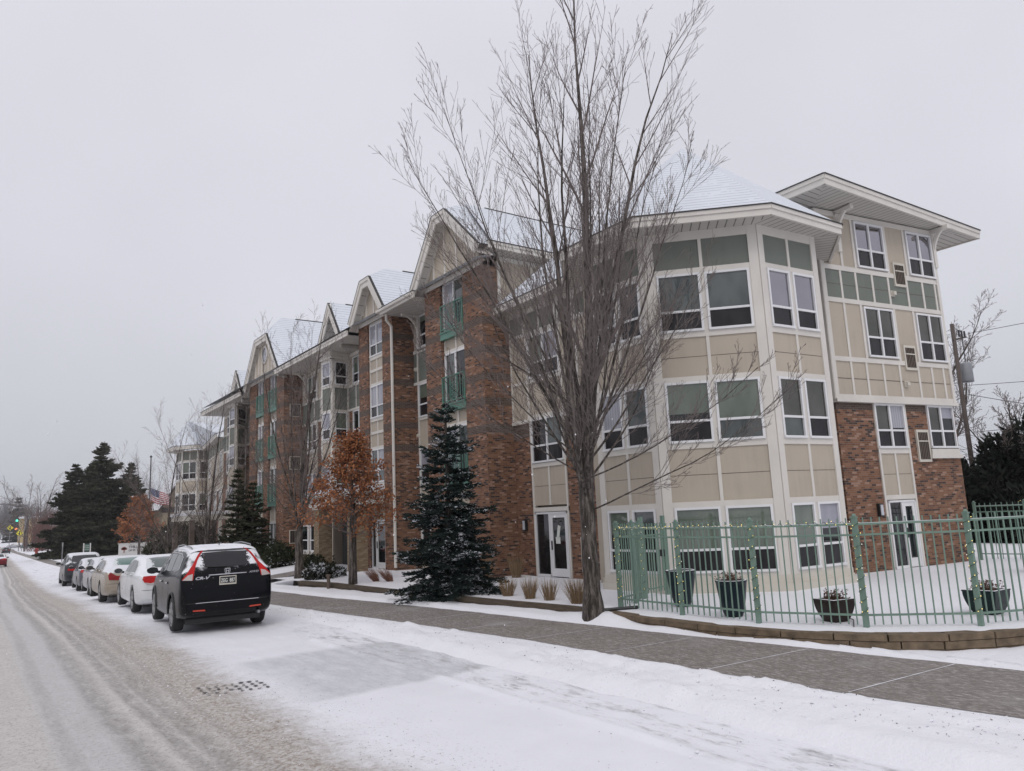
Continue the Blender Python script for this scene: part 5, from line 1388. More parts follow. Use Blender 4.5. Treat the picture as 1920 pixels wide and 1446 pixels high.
def car(name, label, cat, loc, kind='sedan', col=None, rz=0, Lg=4.6, W=1.8, Hh=1.47, glass_rear=None, lights='round', wb=2.7, ro=1.0, snowy=True, mirrors=True, group=None, wheel_r=.325, detail=True, plate=None, lite=None):
    t = thing(name, label, cat, loc, rz, group); w2 = W/2; k = Lg
    if kind == 'suv':
        H = Hh; S = Lg/4.53
        y = lambda *a: [q*S for q in a]
        top = (y(0, .02, .06, .12, .25, .40, .50, .8, 1.3, 1.9, 2.5, 2.85, 3.55, 3.7, 4.1, 4.38, 4.5, 4.53), [.84, 1.0, 1.15, 1.26, 1.42, H-.11, H-.055, H-.02, H, H, H-.05, H-.15, 1.15, 1.11, 1.03, .88, .72, .6])
        half = (y(0, .06, .2, .6, 1.6, 3.0, 3.9, 4.3, 4.53), [w2-.12, w2-.045, w2-.015, w2, w2, w2, w2-.03, w2-.14, w2-.3])
        belt = (y(0, .6, 2, 3.5, 4.53), [1.20, 1.19, 1.12, 1.04, .8]); roof = (y(0, .4, 1, 2.6, 3.4, 4.53), [w2-.24, w2-.27, w2-.25, w2-.24, w2-.18, w2-.2])
        bot = (y(0, .12, .5, 1.2, 3.4, 4.2, 4.53), [.42, .33, .24, .20, .20, .24, .34])
    else:
        H = Hh; S = Lg/4.6
        y = lambda *a: [q*S for q in a]
        top = (y(0, .02, .06, .14, .45, .62, .9, 1.3, 1.75, 2.3, 2.75, 3.3, 3.5, 4.0, 4.4, 4.56, 4.6), [.66, .80, .93, 1.0, 1.035, 1.06, 1.21, H-.06, H-.01, H, H-.05, 1.05, .98, .92, .82, .66, .55])
        half = (y(0, .06, .25, .8, 1.8, 3.0, 4.0, 4.4, 4.6), [w2-.16, w2-.07, w2-.025, w2, w2, w2, w2-.04, w2-.15, w2-.32])
        belt = (y(0, .8, 2, 3.4, 4.6), [.99, .97, .94, .90, .75]); roof = (y(0, .6, 1.2, 2.6, 3.4, 4.6), [w2-.2, w2-.24, w2-.27, w2-.26, w2-.2, w2-.22])
        bot = (y(0, .12, .5, 1.2, 3.5, 4.3, 4.6), [.36, .28, .20, .17, .17, .2, .3])
    B = Body(Lg, top, half, belt, roof, bot, col, .05); yr, yf = ro, ro+wb
    body = B.mesh('body', t, (yr, yf), wheel_r*1.17, w2-.30)
    for yy in (yr, yf):
        for sx_ in (-1, 1): wheel(t, sx_*(w2-.115), yy, wheel_r, .21)
    u = MB(); u.aabb(-w2+.2, w2-.2, .35, Lg-.35, .17, .34, black)
    for yy in (yr, yf): u.tube([(-w2+.1, yy, wheel_r), (w2-.1, yy, wheel_r)], .07, black, 8)
    u.build('underbody', t, uv=False)
    def tp(y_, f): return pchip(*top, y_)
    if kind == 'suv':
        rg = [(-.625, 1.31), (-.3, 1.275), (0, 1.27), (.3, 1.275), (.625, 1.31), (.60, H-.22), (.545, H-.125), (0, H-.11), (-.545, H-.125), (-.60, H-.22)]
        B.patch('rear_window', rg, 'rear', glass_rear or car_glass, t, .004, .03)
        for s_ in (-1, 1):
            B.patch('side_window', [(q*S, z) for q, z in ((.58, 1.27), (1.0, 1.22), (1.42, 1.20), (1.42, H-.15), (1.0, H-.16), (.74, H-.22))], 'side', car_glass, t, .004, .04, s_)
            B.patch('side_window', [(q*S, z) for q, z in ((1.47, 1.20), (2.2, 1.16), (2.2, H-.15), (1.47, H-.15))], 'side', car_glass, t, .004, .04, s_)
            B.patch('side_window', [(q*S, z) for q, z in ((2.26, 1.16), (3.15, 1.12), (2.9, H-.30), (2.6, H-.17), (2.26, H-.15))], 'side', car_glass, t, .004, .04, s_)
        B.patch('windscreen', [(-.66, 2.88*S), (.66, 2.88*S), (.72, 3.5*S), (0, 3.6*S), (-.72, 3.5*S)], 'top', car_glass, t, .004, .06)
    else:
        B.patch('rear_window', [(-.60, .80*S), (0, .74*S), (.60, .80*S), (.50, 1.36*S), (0, 1.42*S), (-.50, 1.36*S)], 'top', glass_rear or rear_frost, t, .005, .04)
        for s_ in (-1, 1):
            B.patch('side_window', [(q*S, z) for q, z in ((1.18, 1.03), (2.05, 1.01), (2.05, H-.11), (1.62, H-.13), (1.3, H-.25))], 'side', car_glass, t, .004, .04, s_)
            B.patch('side_window', [(q*S, z) for q, z in ((2.11, 1.01), (3.12, .99), (2.78, H-.22), (2.5, H-.13), (2.11, H-.11))], 'side', car_glass, t, .004, .04, s_)
        B.patch('windscreen', [(-.62, 2.78*S), (.62, 2.78*S), (.70, 3.28*S), (0, 3.38*S), (-.70, 3.28*S)], 'top', car_glass, t, .004, .06)
    # lamps
    if lights == 'tall':
        for s_ in (-1, 1):
            q = [(s_*a, b) for a, b in ((.555, H-.07), (.60, H-.06), (.66, H-.17), (.725, 1.34), (.80, 1.19), (.885, 1.07), (.675, 1.055), (.665, 1.25), (.645, 1.42), (.60, 1.55))]
            B.patch('tail_light', q, 'rear', red_lens, t, .012, .025, tilt=-s_*.35)
            B.patch('reverse_light', [(s_*a, b) for a, b in ((.69, 1.17), (.78, 1.15), (.875, 1.06), (.69, 1.045))], 'rear', clear_lens, t, .016, .025, tilt=-s_*.35)
    elif lights == 'round':
        for s_ in (-1, 1):
            B.patch('tail_light', [(s_*a, b) for a, b in ((.42, .94), (.60, .955), (.78, .95), (.80, .88), (.74, .80), (.60, .76), (.44, .80), (.40, .87))], 'rear', red_lens, t, .012, .025, tilt=-s_*.3)
            B.patch('reverse_light', [(s_*a, b) for a, b in ((.44, .80), (.60, .775), (.72, .80), (.68, .74), (.50, .73))], 'rear', clear_lens, t, .016, .025, tilt=-s_*.3)
    elif lights == 'wedge':
        for s_ in (-1, 1):
            B.patch('tail_light', [(s_*a, b) for a, b in ((.34, .76), (.38, .82), (.60, .84), (.78, .95), (.84, .88), (.80, .72), (.36, .70))], 'rear', dark_lens, t, .012, .025, tilt=-s_*.3)
    else:
        for s_ in (-1, 1):
            B.patch('tail_light', [(s_*a, b) for a, b in ((.44, .98), (.80, .97), (.80, .86), (.44, .84))], 'rear', red_lens, t, .012, .025, tilt=-s_*.3)
    for s_ in (-1, 1):
        B.patch('headlight', [(s_*a, b) for a, b in ((.45, .74), (.80, .78), (.74, .62), (.48, .62))], 'front', clear_lens, t, .006, .05)
    if mirrors:
        for s_ in (-1, 1):
            m = MB(); yy = (3.05 if kind == 'suv' else 2.95)*S; z = 1.17 if kind == 'suv' else 1.02
            m.lathe([(1e-3, -.07), (.07, -.06), (.10, -.02), (.105, .03), (.09, .055), (1e-3, .055)], col if name != 'parked_car' or True else black, 14, (0, 0, 0), 'z')
            V_ = [Vector((p[0]*1.15, p[2]*.9, p[1]*.78)) for p in m.v]; m.v = [(s_*(w2+.11)+p.x, yy+p.y*-1, z+p.z) for p in V_]
            m.tube([(s_*(w2-.05), yy, z-.05), (s_*(w2+.06), yy, z-.03)], .03, black, 6); mo = m.build('wing_mirror', t, True, uv=False)
            g = MB(); g.lathe([(.092, 0), (1e-3, 0)], car_glass, 14, (0, 0, 0), 'z'); g.v = [(s_*(w2+.11)+p[0]*1.1, yy-.055, z+p[1]*.76) for p in g.v]; g.build('mirror_glass', mo, uv=False)
    # door seams and handles
    for s_ in (-1, 1):
        for q in ((1.44, 2.23, 3.3) if kind == 'suv' else (1.2, 2.08, 3.1)):
            yy = q*S; B.patch('door_seam', [(yy, .36), (yy+.012, .36), (yy+.012, 1.02), (yy, 1.02)], 'side', dark, t, .0025, .06, s_)
        for q in ((1.55, 2.4) if kind == 'suv' else (1.35, 2.2)):
            h = B.patch('door_handle', [(q*S, .93), (q*S+.2, .93), (q*S+.2, .965), (q*S, .965)], 'side', chrome if kind == 'suv' else col, t, .03, .03, s_, thick=.025)
    B.patch('bumper_seam', [(-w2+.1, .60), (w2-.1, .60), (w2-.1, .61), (-w2+.1, .61)], 'rear', dark, t, .002, .05)
    B.patch('number_plate', [(-.155, .78 if kind != 'suv' else .935), (.155, .78 if kind != 'suv' else .935), (.155, .93 if kind != 'suv' else 1.085), (-.155, .93 if kind != 'suv' else 1.085)], 'rear', clear_lens if not plate else plate, t, .008, .04, thick=.006)
    if snowy:
        if kind == 'suv': q = [(-w2+.27, .46*S), (0, .44*S), (w2-.27, .46*S), (w2-.27, 2.6*S), (0, 2.75*S), (-w2+.27, 2.6*S)]
        else: q = [(-w2+.30, 1.5*S), (0, 1.46*S), (w2-.30, 1.5*S), (w2-.30, 2.6*S), (0, 2.7*S), (-w2+.30, 2.6*S)]
        if kind == 'suv' and plate: B.patch('roof_snow', q, 'top', carsnow, t, .012, .05, thick=.0, bumpy=.01)
    return t, B
p_black = paint('black_paint', (.003, .0033, .005), 0, .08, .10, .12, .82); p_white = paint('white_paint', (.62, .63, .64), 0, .18); p_beige = paint('beige_paint', (.36, .31, .25), .4, .3)
p_silver = paint('silver_paint', (.42, .42, .45), .6, .3); p_grey = paint('grey_paint', (.12, .12, .14), .5, .3); p_dkgrey = paint('charcoal_paint', (.045, .05, .055), .4, .35); p_red = paint('red_paint', (.16, .012, .02), .3, .3)
platem = M('plate_black', (.012, .012, .014), rough=.4)
G = 'cars parked along the kerb'
t, B = car('parked_suv', 'black SUV with tall red tail lights and snow on its roof, nearest parked car', 'car', (4.38, 16.35, .02), 'suv', p_black, -.055, 4.53, 1.85, 1.69, rear_snowy, 'tall', 2.62, .95, wheel_r=.35, group=G, plate=platem)
# details of the near one
def rearz(B, x, z):
    h = B.bvh.ray_cast(Vector((x, -2, z)), Vector((0, 1, 0)))[0]; return h.y if h else 0
yb = rearz(B, 0, 1.01)
m = MB(); f0 = .006
for a, b, c, d in ((-.165, .165, 1.08, 1.095), (-.165, .165, .925, .95), (-.165, -.15, .95, 1.08), (.15, .165, .95, 1.08)): m.aabb(a, b, yb-.022, yb-.004, c, d, cream)
m.build('plate_frame', t)
text_mesh('ZEG  887', .105, M('plate_letters', (.72, .72, .68), rough=.5), 'plate_text', t, (0, yb-.019, 1.005), (math.pi/2, 0, 0), .001, sx_=.66, bold=.0015)
y1 = rearz(B, 0, 1.135)
m = MB(); m.aabb(-.37, .37, y1-.03, y1+.02, 1.125, 1.142, chrome); m.build('chrome_strip', t, bevel=.004)
ye = rearz(B, 0, 1.19)
m = MB()
def rr_(cx, cz, hw, hh, th, y_):
    P = [(cx-hw*.8, cz-hh), (cx+hw*.8, cz-hh), (cx+hw, cz+hh*.8), (cx+hw*.9, cz+hh), (cx-hw*.9, cz+hh), (cx-hw, cz+hh*.8)]
    for a, b in zip(P, P[1:]+P[:1]): m.tube([(a[0], y_, a[1]), (b[0], y_, b[1])], th, chrome, 5)
rr_(0, 1.195, .055, .045, .007, ye-.02)
m.tube([(-.03, ye-.02, 1.23), (-.022, ye-.02, 1.16)], .009, chrome, 5); m.tube([(.03, ye-.02, 1.23), (.022, ye-.02, 1.16)], .009, chrome, 5); m.tube([(-.025, ye-.02, 1.193), (.025, ye-.02, 1.193)], .008, chrome, 5)
m.build('emblem', t)
text_mesh('CR-V', .075, chrome, 'badge', t, (-.50, rearz(B, -.5, 1.08)-.008, 1.08), (math.pi/2, 0, -.06), .004, shear=.3, sx_=1.5, bold=.003)
text_mesh('AWD', .055, chrome, 'badge', t, (.52, rearz(B, .52, 1.14)-.008, 1.14), (math.pi/2, 0, .06), .003, shear=.3, sx_=1.4, bold=.001)
for s_ in (-1, 1):
    B.patch('reflector', [(s_*.42, .44), (s_*.66, .45), (s_*.66, .475), (s_*.44, .47)], 'rear', orange_lens, t, .012, .03, tilt=-s_*.1)
    pts = []
    for q, z in ((.55, 1.26), (.70, 1.48), (1.0, 1.555), (1.5, 1.565), (2.3, 1.565), (2.75, 1.43), (3.2, 1.12)):
        h = B.bvh.ray_cast(Vector((s_*3, q, z)), Vector((-s_, 0, 0)))[0]; pts.append(h+Vector((s_*.006, 0, 0)))
    pts = [pts[-1]]+pts[::-1][1:] ; m = MB(); m.tube(pts+[B.bvh.ray_cast(Vector((s_*3, 1.0, 1.20)), Vector((-s_, 0, 0)))[0]+Vector((s_*.006, 0, 0))], .011, chrome, 5); m.build('window_trim', t)
    rl = MB(); rl.tube([(s_*.58, .6, 1.63), (s_*.60, .72, 1.69), (s_*.61, 1.6, 1.73), (s_*.60, 2.3, 1.70), (s_*.59, 2.5, 1.63)], .014, metal, 6); rl.build('roof_rail', t, True)
    # black lower cladding along arches
    for yy in (.95, 3.57):
        c = MB(); pts = []
        for i in range(15):
            a = math.pi*(-.02+1.04*i/14); q = Vector((0, yy+math.cos(a)*.425, .355+math.sin(a)*.425)); h = B.bvh.ray_cast(Vector((s_*3, q.y, q.z)), Vector((-s_, 0, 0)))[0]
            if h: pts.append(h+Vector((s_*.004, 0, 0)))
        c.tube(pts, .024, black, 5); c.build('arch_trim', t, True)
m = MB(); m.tube([(.62, -.0, .33), (.62, .3, .33)], .03, metal, 10); m.build('exhaust', t)
m = MB(); yw = rearz(B, 0, 1.26); m.tube([(0, yw-.02, 1.25), (.05, rearz(B, .05, 1.28)-.02, 1.28), (-.42, rearz(B, -.42, 1.30)-.015, 1.30)], .009, black, 5); m.build('wiper', t)
B.patch('tailgate_step_snow', [(-.62, .60), (.62, .60), (.60, .608), (-.60, .608)], 'rear', carsnow, t, .012, .03, bumpy=.006)
m = MB()
m.tube([(.0, .95, 1.70), (.0, .86, 1.78)], .01, black, 5); m.build('antenna', t)
B.patch('spoiler_edge', [(-.57, 1.585), (.57, 1.585), (.56, 1.605), (-.56, 1.605)], 'rear', black, t, .01, .04)
car('parked_car', 'white sedan with round red tail lights and frosted rear window behind the black SUV', 'car', (4.52, 21.9, -.03), 'sedan', p_white, -.025, 4.6, 1.8, 1.43, rear_frost, 'round', 2.69, .95, wheel_r=.335, group=G)
car('parked_car', 'beige sedan with dark red wedge tail lights between the two white and silver ones', 'car', (4.45, 27.0, -.10), 'sedan', p_beige, -.025, 5.0, 1.9, 1.38, rear_green, 'wedge', 2.8, 1.1, group=G)
car('parked_car', 'silver sedan with slush-coated flank and bright red corner lights', 'car', (4.85, 34.0, -.33), 'sedan', p_silver, -.03, 4.6, 1.8, 1.43, rear_frost, 'wedge', 2.7, 1.0, group=G)
car('parked_car', 'small dark grey sedan between the silver sedan and the charcoal minivan', 'car', (5.1, 40.6, -.54), 'sedan', p_grey, -.03, 4.4, 1.75, 1.45, rear_frost, 'bar', 2.6, .9, group=G)
car('parked_van', 'charcoal minivan, farthest of the parked row', 'car', (5.3, 48.2, -.72), 'suv', p_dkgrey, -.03, 4.9, 1.95, 1.75, car_glass, 'bar', 2.9, 1.0, group=G)
car('moving_car', 'dark red car driving away at the left edge', 'car', (3.0, 108, .03-1.38), 'sedan', p_red, 0, 4.6, 1.85, 1.5, car_glass, 'bar', 2.7, 1.0, group='cars driving down the street')
car('moving_car', 'dark boxy car driving ahead of the red one', 'car', (8.3, 240, -2.25), 'suv', p_dkgrey, 0, 4.7, 1.9, 1.75, car_glass, 'bar', 2.7, 1.0, group='cars driving down the street')
for i, (x, y, c_, lb) in enumerate(((8.0, 160, p_silver, 'pale parked car beside the distant yellow building'), (9.6, 150, M('teal', (.10, .22, .20), rough=.4), 'pale green parked vehicle at the distant corner'))):
    dc = far_place(car('distant_car', lb, 'car', (x, y, .03), 'suv', c_, 1.2, 4.6, 1.85, 1.6, car_glass, 'bar', 2.7, 1.0)[0]); dc.scale = (1.1, 1.1, 1.1)
# ---------------------------------------------------------------- fence, planters, lights
WIRE = M('green_wire', (.012, .04, .025), rough=.6)
bulb_y = M('bulb_warm', (.9, .75, .3), rough=.3, emis=(1, .78, .22), es=.7); bulb_w = M('bulb_pale', (.8, .8, .7), rough=.3, emis=(1, .93, .7), es=.5)
fsnow = M('rail_frost', (.62, .66, .66), rough=.8)
Z0 = .3
FP = [(9.92, 10.70), (9.88, 9.17), (9.86, 7.62), (10.44, 6.24), (11.44, 5.16), (12.9, 4.45)]
def post_geo(m, x, y, h=1.57, s=.032, cap=True):
    m.aabb(x-s, x+s, y-s, y+s, Z0-.25, Z0+h-.05, fence_green)
    if cap: m.aabb(x-s-.008, x+s+.008, y-s-.008, y+s+.008, Z0+h-.05, Z0+h-.03, fence_green); m.sphere((x, y, Z0+h-.02), s*1.05, fence_green, 8, 4)
def fence(label, pts, gate=None, h=1.57, step=.115, name='metal_fence', top=1.43):
    t = thing(name, label, 'fence')
    for p in pts: m = MB(); post_geo(m, p[0], p[1], h); m.build('post', t)
    n_p = 0
    for a, b in zip(pts[:-1], pts[1:]):
        fr = Frame(a, b, -1)
        for z in (top-.015, top-.165, .15): m = MB(); m.box(fr, .03, fr.L-.03, Z0+z, Z0+z+.028, -.014, .014, fence_green); m.build('rail', t)
        m = MB(); m.box(fr, .05, fr.L-.05, Z0+top+.013, Z0+top+.02, -.009, .009, fsnow); m.build('rail_snow', t)
        k = max(2, int(round(fr.L/step)))
        for i in range(1, k):
            u = fr.L*i/k; m = MB(); m.box(fr, u-.0085, u+.0085, Z0+.03, Z0+top+.09, -.0085, .0085, fence_green); m.build('picket', t)
            n_p += 1
    return t
fence('pale green metal picket fence around the snowy patio, curving past the planters', FP[:])
fence('short green fence return between the first lit post and the gate', [(9.95, 10.75), (10.6, 11.0), (11.15, 11.35)], step=.10)
t = thing('gate', 'green metal gate with dark latch between the short fence return and the corner bay', 'gate')
m = MB(); m.aabb(11.22, 11.29, 11.37, 11.44, Z0-.1, Z0+1.62, fence_green); m.build('post', t); m = MB(); m.aabb(12.0, 12.07, 11.5, 11.57, Z0-.1, Z0+1.62, fence_green); m.build('post', t)
frg = Frame((11.27, 11.41), (12.02, 11.53), -1); m = MB()
for z in (1.38, 1.22, .15): m.box(frg, .02, frg.L-.02, Z0+z, Z0+z+.03, -.015, .015, fence_green)
for u in (.02, frg.L-.05): m.box(frg, u, u+.03, Z0+.12, Z0+1.44, -.014, .014, fence_green)
m.build('frame', t); m = MB()
for i in range(1, 8): u = frg.L*i/8; m.box(frg, u-.009, u+.009, Z0+.08, Z0+1.48, -.009, .009, fence_green)
m.build('bars', t)
m = MB(); m.box(frg, frg.L-.12, frg.L-.04, Z0+.78, Z0+.92, -.04, .04, black); m.build('latch', t)
fence('distant stretch of green picket fence at the right edge behind the patio', [(22.5, 9.9), (22.6, 8.7), (22.7, 7.5), (22.8, 6.3), (22.9, 5.0)], step=.14)
def lights(label, pts, n, seed, turns=9, r=.048, kinds=(bulb_y, bulb_w)):
    """wire wound round a post or along a rail: pts = start, end"""
    R = random.Random(seed); a, b = Vector(pts[0]), Vector(pts[1]); d = (b-a).normalized(); u = d.orthogonal().normalized(); v = d.cross(u); K = turns*8
    P = []
    for i in range(K+1):
        an = 2*math.pi*turns*i/K; P.append(a.lerp(b, i/K)+(u*math.cos(an)+v*math.sin(an))*r*(1+.2*R.random()))
    t = thing('string_lights', label, 'string lights', P[0], group='string lights on the fence'); O = P[0]
    m = MB(); m.tube([p-O for p in P], .0035, WIRE, 4); m.build('wire', t, uv=False)
    m = MB()
    for i in range(n):
        q, dd = lerp_path(P, (i+R.random()*.6)/n*.99); o = (q-a.lerp(b, 0)); q = q+Vector((R.gauss(0, 1), R.gauss(0, 1), R.gauss(0, 1))).normalized()*.016
        m.sphere(q-O, .0075, kinds[0] if R.random() < .7 else kinds[1], 6, 4)
    m.build('bulbs', t, uv=False)
for i, (x, y) in enumerate(FP[:5]):
    lights(['warm light string wound round the leftmost fence post by the maple', 'light string wound round the second fence post in front of the round planter', 'light string wound round the third fence post between two planters', 'light string wound round the fence post in front of the brick pier', 'bright yellow light string wound round the right fence post by the wide planter'][i], [(x, y, Z0+.15), (x, y, Z0+1.5)], 34 if i != 2 else 26, 100+i)
lights('light string along the top rail between the first and second fence posts', [(9.92, 10.70, Z0+1.45), (9.88, 9.17, Z0+1.45)], 46, 110, 14, .02)
lights('light string along the top rail between the second and third fence posts', [(9.88, 9.17, Z0+1.45), (9.86, 7.62, Z0+1.45)], 40, 111, 14, .02)
lights('sparse light string along the top rail left of the brick pier', [(9.86, 7.62, Z0+1.45), (10.44, 6.24, Z0+1.45)], 22, 112, 12, .02)
lights('string of yellow lights hanging on the far fence at the right edge', [(22.6, 8.9, Z0+1.5), (22.9, 5.6, Z0+1.5)], 60, 113, 20, .05)
lights('light string wound round the gate post', [(11.15, 11.35, Z0+.1), (11.15, 11.35, Z0+1.5)], 40, 114, 10, .045)
pot_m = M('glazed_pot_blue', (.010, .020, .027), (.018, .032, .04), 3, .35, spec=.2); pot_b = M('glazed_pot_brown', (.022, .013, .012), (.035, .023, .02), 3, .35, spec=.2); pot_g = M('glazed_pot_green', (.007, .018, .018), (.012, .028, .026), 3, .35, spec=.2)
twigd = leaf_mat('dead_stems', [(0, (.16, .08, .05)), (1, (.08, .045, .03))]); soil = M('soil_snow', (.45, .42, .40), (.2, .15, .12), 14, .9)
def planter(label, x, y, r0, r1, h, m_, n, seed, plants=True, rz=0):
    t = thing('planter', label, 'planter', (x, y, Z0), rz, 'glazed planters on the snowy patio'); R = random.Random(seed); m = MB()
    k = 8; pr = []
    for i in range(k+1): u = i/k; pr.append((r0+(r1-r0)*(u**.62 if n > 4 else math.sin(u*math.pi/2)**.9), h*u))
    c = math.sqrt(2) if n == 4 else 1
    prof = [(1e-3, 0)]+[(r*c, z) for r, z in pr]+[(r1*c*1.03, h), (r1*c*1.03, h+.02), ((r1-.035)*c, h+.02), ((r1-.04)*c, h-.05)]
    m.lathe(prof, m_, n); o = m.build('pot', t, n > 4, uv=False, bevel=.006 if n == 4 else 0)
    rim = MB(); rim.lathe([(r1*c*1.0, h+.021), (r1*c*.9, h+.027), (r1*c*.86, h+.018)], snowcap, n); rim.build('rim_snow', t, uv=False)
    s = MB(); s.lathe([((r1-.04)*c, h-.045), (1e-3, h-.03)], soil, n); s.build('soil', t, uv=False)
    if plants:
        f = MB()
        for i in range(90):
            a = R.random()*6.28; q = R.random()*r1*.8; p = Vector((math.cos(a)*q, math.sin(a)*q, h-.04)); hh = .06+.13*R.random()
            e = p+Vector((R.gauss(0, .05), R.gauss(0, .05), hh)); f.tube([p, e], .0025, twigd, 3); leaf(f, e, .045, R, twigd); leaf(f, p.lerp(e, .6), .035, R, twigd)
        f.build('dead_plants', t, uv=False)
planter('tall dark blue round planter left, nearest the gate', 10.75, 9.95, .13, .27, .62, pot_m, 24, 1, False)
planter('tall dark blue round planter with dried stems in front of the corner bay windows', 10.25, 8.4, .14, .25, .55, pot_m, 24, 2)
planter('brown square flared planter with dead plants by the brick pier', 10.68, 6.86, .12, .205, .31, pot_b, 4, 3, rz=.55)
planter('wide dark green square planter with dead plants behind the rightmost lit post', 12.6, 5.55, .14, .235, .34, pot_g, 4, 4, rz=.75)
# patio table posts seen through the fence
wd = M('weathered_wood', (.10, .075, .06), (.16, .12, .10), 6, .8)
t = thing('picnic_table', 'weathered wooden picnic table topped with snow on the far patio', 'table', (19.6, 6.6, .3))
m = MB(); m.aabb(-.45, .45, -.8, .8, .68, .72, wd); m.build('top', t); m = MB(); m.aabb(-.46, .46, -.81, .81, .72, .78, snowcap); m.build('snow_cover', t)
for x, y in ((-.38, -.7), (.38, -.7), (-.38, .7), (.38, .7)): m = MB(); m.aabb(x-.05, x+.05, y-.05, y+.05, -.02, .68, wd); m.build('leg', t)
# small wooden post by the verge
t = MB(); t.tube([(0, 0, -.1), (.01, 0, .2), (0, 0, .38)], .055, wd, 8); t.tube([(0, 0, .38), (0, 0, .44)], .08, wd, 8)
tag(t.build('wooden_post', uv=False, loc=(8.85, 22.2, .12)), 'short dark wooden post on the verge between the ash and the oak', 'post')
# fallen branch / pipe
t = MB(); t.tube([(0, 0, 0), (.55, -.35, .02)], .03, black, 8); tag(t.build('drain_pipe', uv=False, loc=(9.45, 10.7, .31)), 'short black pipe end lying in the snow right of the maple trunk', 'pipe')
t = MB(); t.tube([(0, 0, 0), (.5, .3, .01), (.9, .75, .0)], .008, black, 5); tag(t.build('cable', uv=False, loc=(10.3, 6.35, .315)), 'thin black cable on the snow under the fence beside the brown planter', 'cable')
# ---------------------------------------------------------------- far left: sign, flag, building, signals
pole_m = M('pole_grey', (.22, .22, .23), rough=.5, metal=.4); dk = M('dark_metal', (.05, .05, .055), rough=.5)
t = thing('flagpole', 'tall dark flagpole beside the gabled house roof', 'flagpole', (10.5, 60, 0)); m = MB(); m.tube([(0, 0, 0), (0, 0, 7.3)], [.06, .04], dk, 10); m.build('pole', t); m = MB(); m.sphere((0, 0, 7.36), .09, dk, 10, 6); m.build('finial', t, True)
def flag_mat():
    m, N, L, P = nodes('flag_cloth'); t = N.new('ShaderNodeTexCoord'); s = N.new('ShaderNodeSeparateXYZ'); L.new(t.outputs['UV'], s.inputs[0]); u, v = s.outputs[0], s.outputs[1]
    st = mathn(N, L, 'LESS_THAN', mathn(N, L, 'FLOORED_MODULO', mathn(N, L, 'FLOOR', mathn(N, L, 'MULTIPLY', v, 13)), 2), .5)
    c = mix(N, L, st, (.62, .6, .6), (.33, .03, .04))
    can = mathn(N, L, 'MULTIPLY', mathn(N, L, 'LESS_THAN', u, .4), mathn(N, L, 'GREATER_THAN', v, 6/13))
    fu = mathn(N, L, 'SUBTRACT', mathn(N, L, 'FRACT', mathn(N, L, 'MULTIPLY', u, 6/.4)), .5); fv_ = mathn(N, L, 'SUBTRACT', mathn(N, L, 'FRACT', mathn(N, L, 'MULTIPLY', v, 5*13/7)), .5)
    star = mathn(N, L, 'LESS_THAN', mathn(N, L, 'ADD', mathn(N, L, 'MULTIPLY', fu, fu), mathn(N, L, 'MULTIPLY', fv_, fv_)), .05)
    c = mix(N, L, can, c, mix(N, L, star, (.02, .03, .10), (.6, .6, .62))); L.new(c, P.inputs['Base Color']); P.inputs['Roughness'].default_value = .8; return m
me = bpy.data.meshes.new('flag'); nx_, nz_ = 24, 14; V = []; UV = []
for i in range(nx_+1):
    for j in range(nz_+1):
        u, v = i/nx_, j/nz_; V.append((1.45*u, .16*math.sin(u*7+v*1.5)*u+.1*u, -.85*(1-v)-.62*u-.10*math.sin(u*5)*(1-v))); UV.append((u, v))
F_ = [(i*(nz_+1)+j, (i+1)*(nz_+1)+j, (i+1)*(nz_+1)+j+1, i*(nz_+1)+j+1) for i in range(nx_) for j in range(nz_)]
me.from_pydata(V, [], F_); ul = me.uv_layers.new(name='UVMap')
for l in me.loops: ul.data[l.index].uv = UV[l.vertex_index]
me.materials.append(flag_mat()); o = bpy.data.objects.new('flag', me); COL.objects.link(o); o.location = (10.56, 60, 5.1); tag(o, 'striped red, white and blue flag flying at half staff', 'flag'); so = o.modifiers.new('t', 'SOLIDIFY'); so.thickness = .006
t = thing('light_pole', 'short grey pole just right of the flag', 'pole', (11.9, 58, 0)); m = MB(); m.tube([(0, 0, 0), (0, 0, 4.2)], .06, pole_m, 8); m.build('pole', t); m = MB(); m.sphere((0, 0, 4.25), .1, dk, 8, 5); m.build('cap', t)
signw = M('sign_white', (.55, .54, .52), (.5, .49, .47), 2, .6); sred = M('sign_tree', (.22, .05, .035), rough=.6); sgr = M('sign_text', (.06, .06, .065), rough=.6)
t = thing('monument_sign', 'white sign board with red tree emblem and dark lettering above the parked cars', 'sign', (8.7, 60.5, .0))
m = MB(); m.aabb(0, 2.15, -.08, .08, .35, 1.22, signw); m.aabb(-.05, 2.2, -.1, .1, 1.22, 1.27, signw); m.aabb(.1, .25, -.06, .06, -.1, .35, signw); m.aabb(1.9, 2.05, -.06, .06, -.1, .35, signw); m.build('board', t)
m = MB()
for cx, cz, r in ((.33, .93, .13), (.24, .88, .1), (.43, .88, .1), (.33, .87, .12)): m.face([(cx+r*math.cos(a*math.pi/8), -.085, cz+r*.75*math.sin(a*math.pi/8)) for a in range(16)], sred)
m.face([(.30, -.087, .62), (.37, -.087, .62), (.355, -.087, .88), (.315, -.087, .88)], sred); m.build('emblem', t)
text_mesh('THE Legacy', .23, sgr, 'sign_text', t, (.62, -.09, .98), (math.pi/2, 0, 0), .003, 'LEFT', .004); text_mesh('OF ST. ANTHONY', .17, sgr, 'sign_text', t, (.62, -.09, .75), (math.pi/2, 0, 0), .003, 'LEFT', .003)
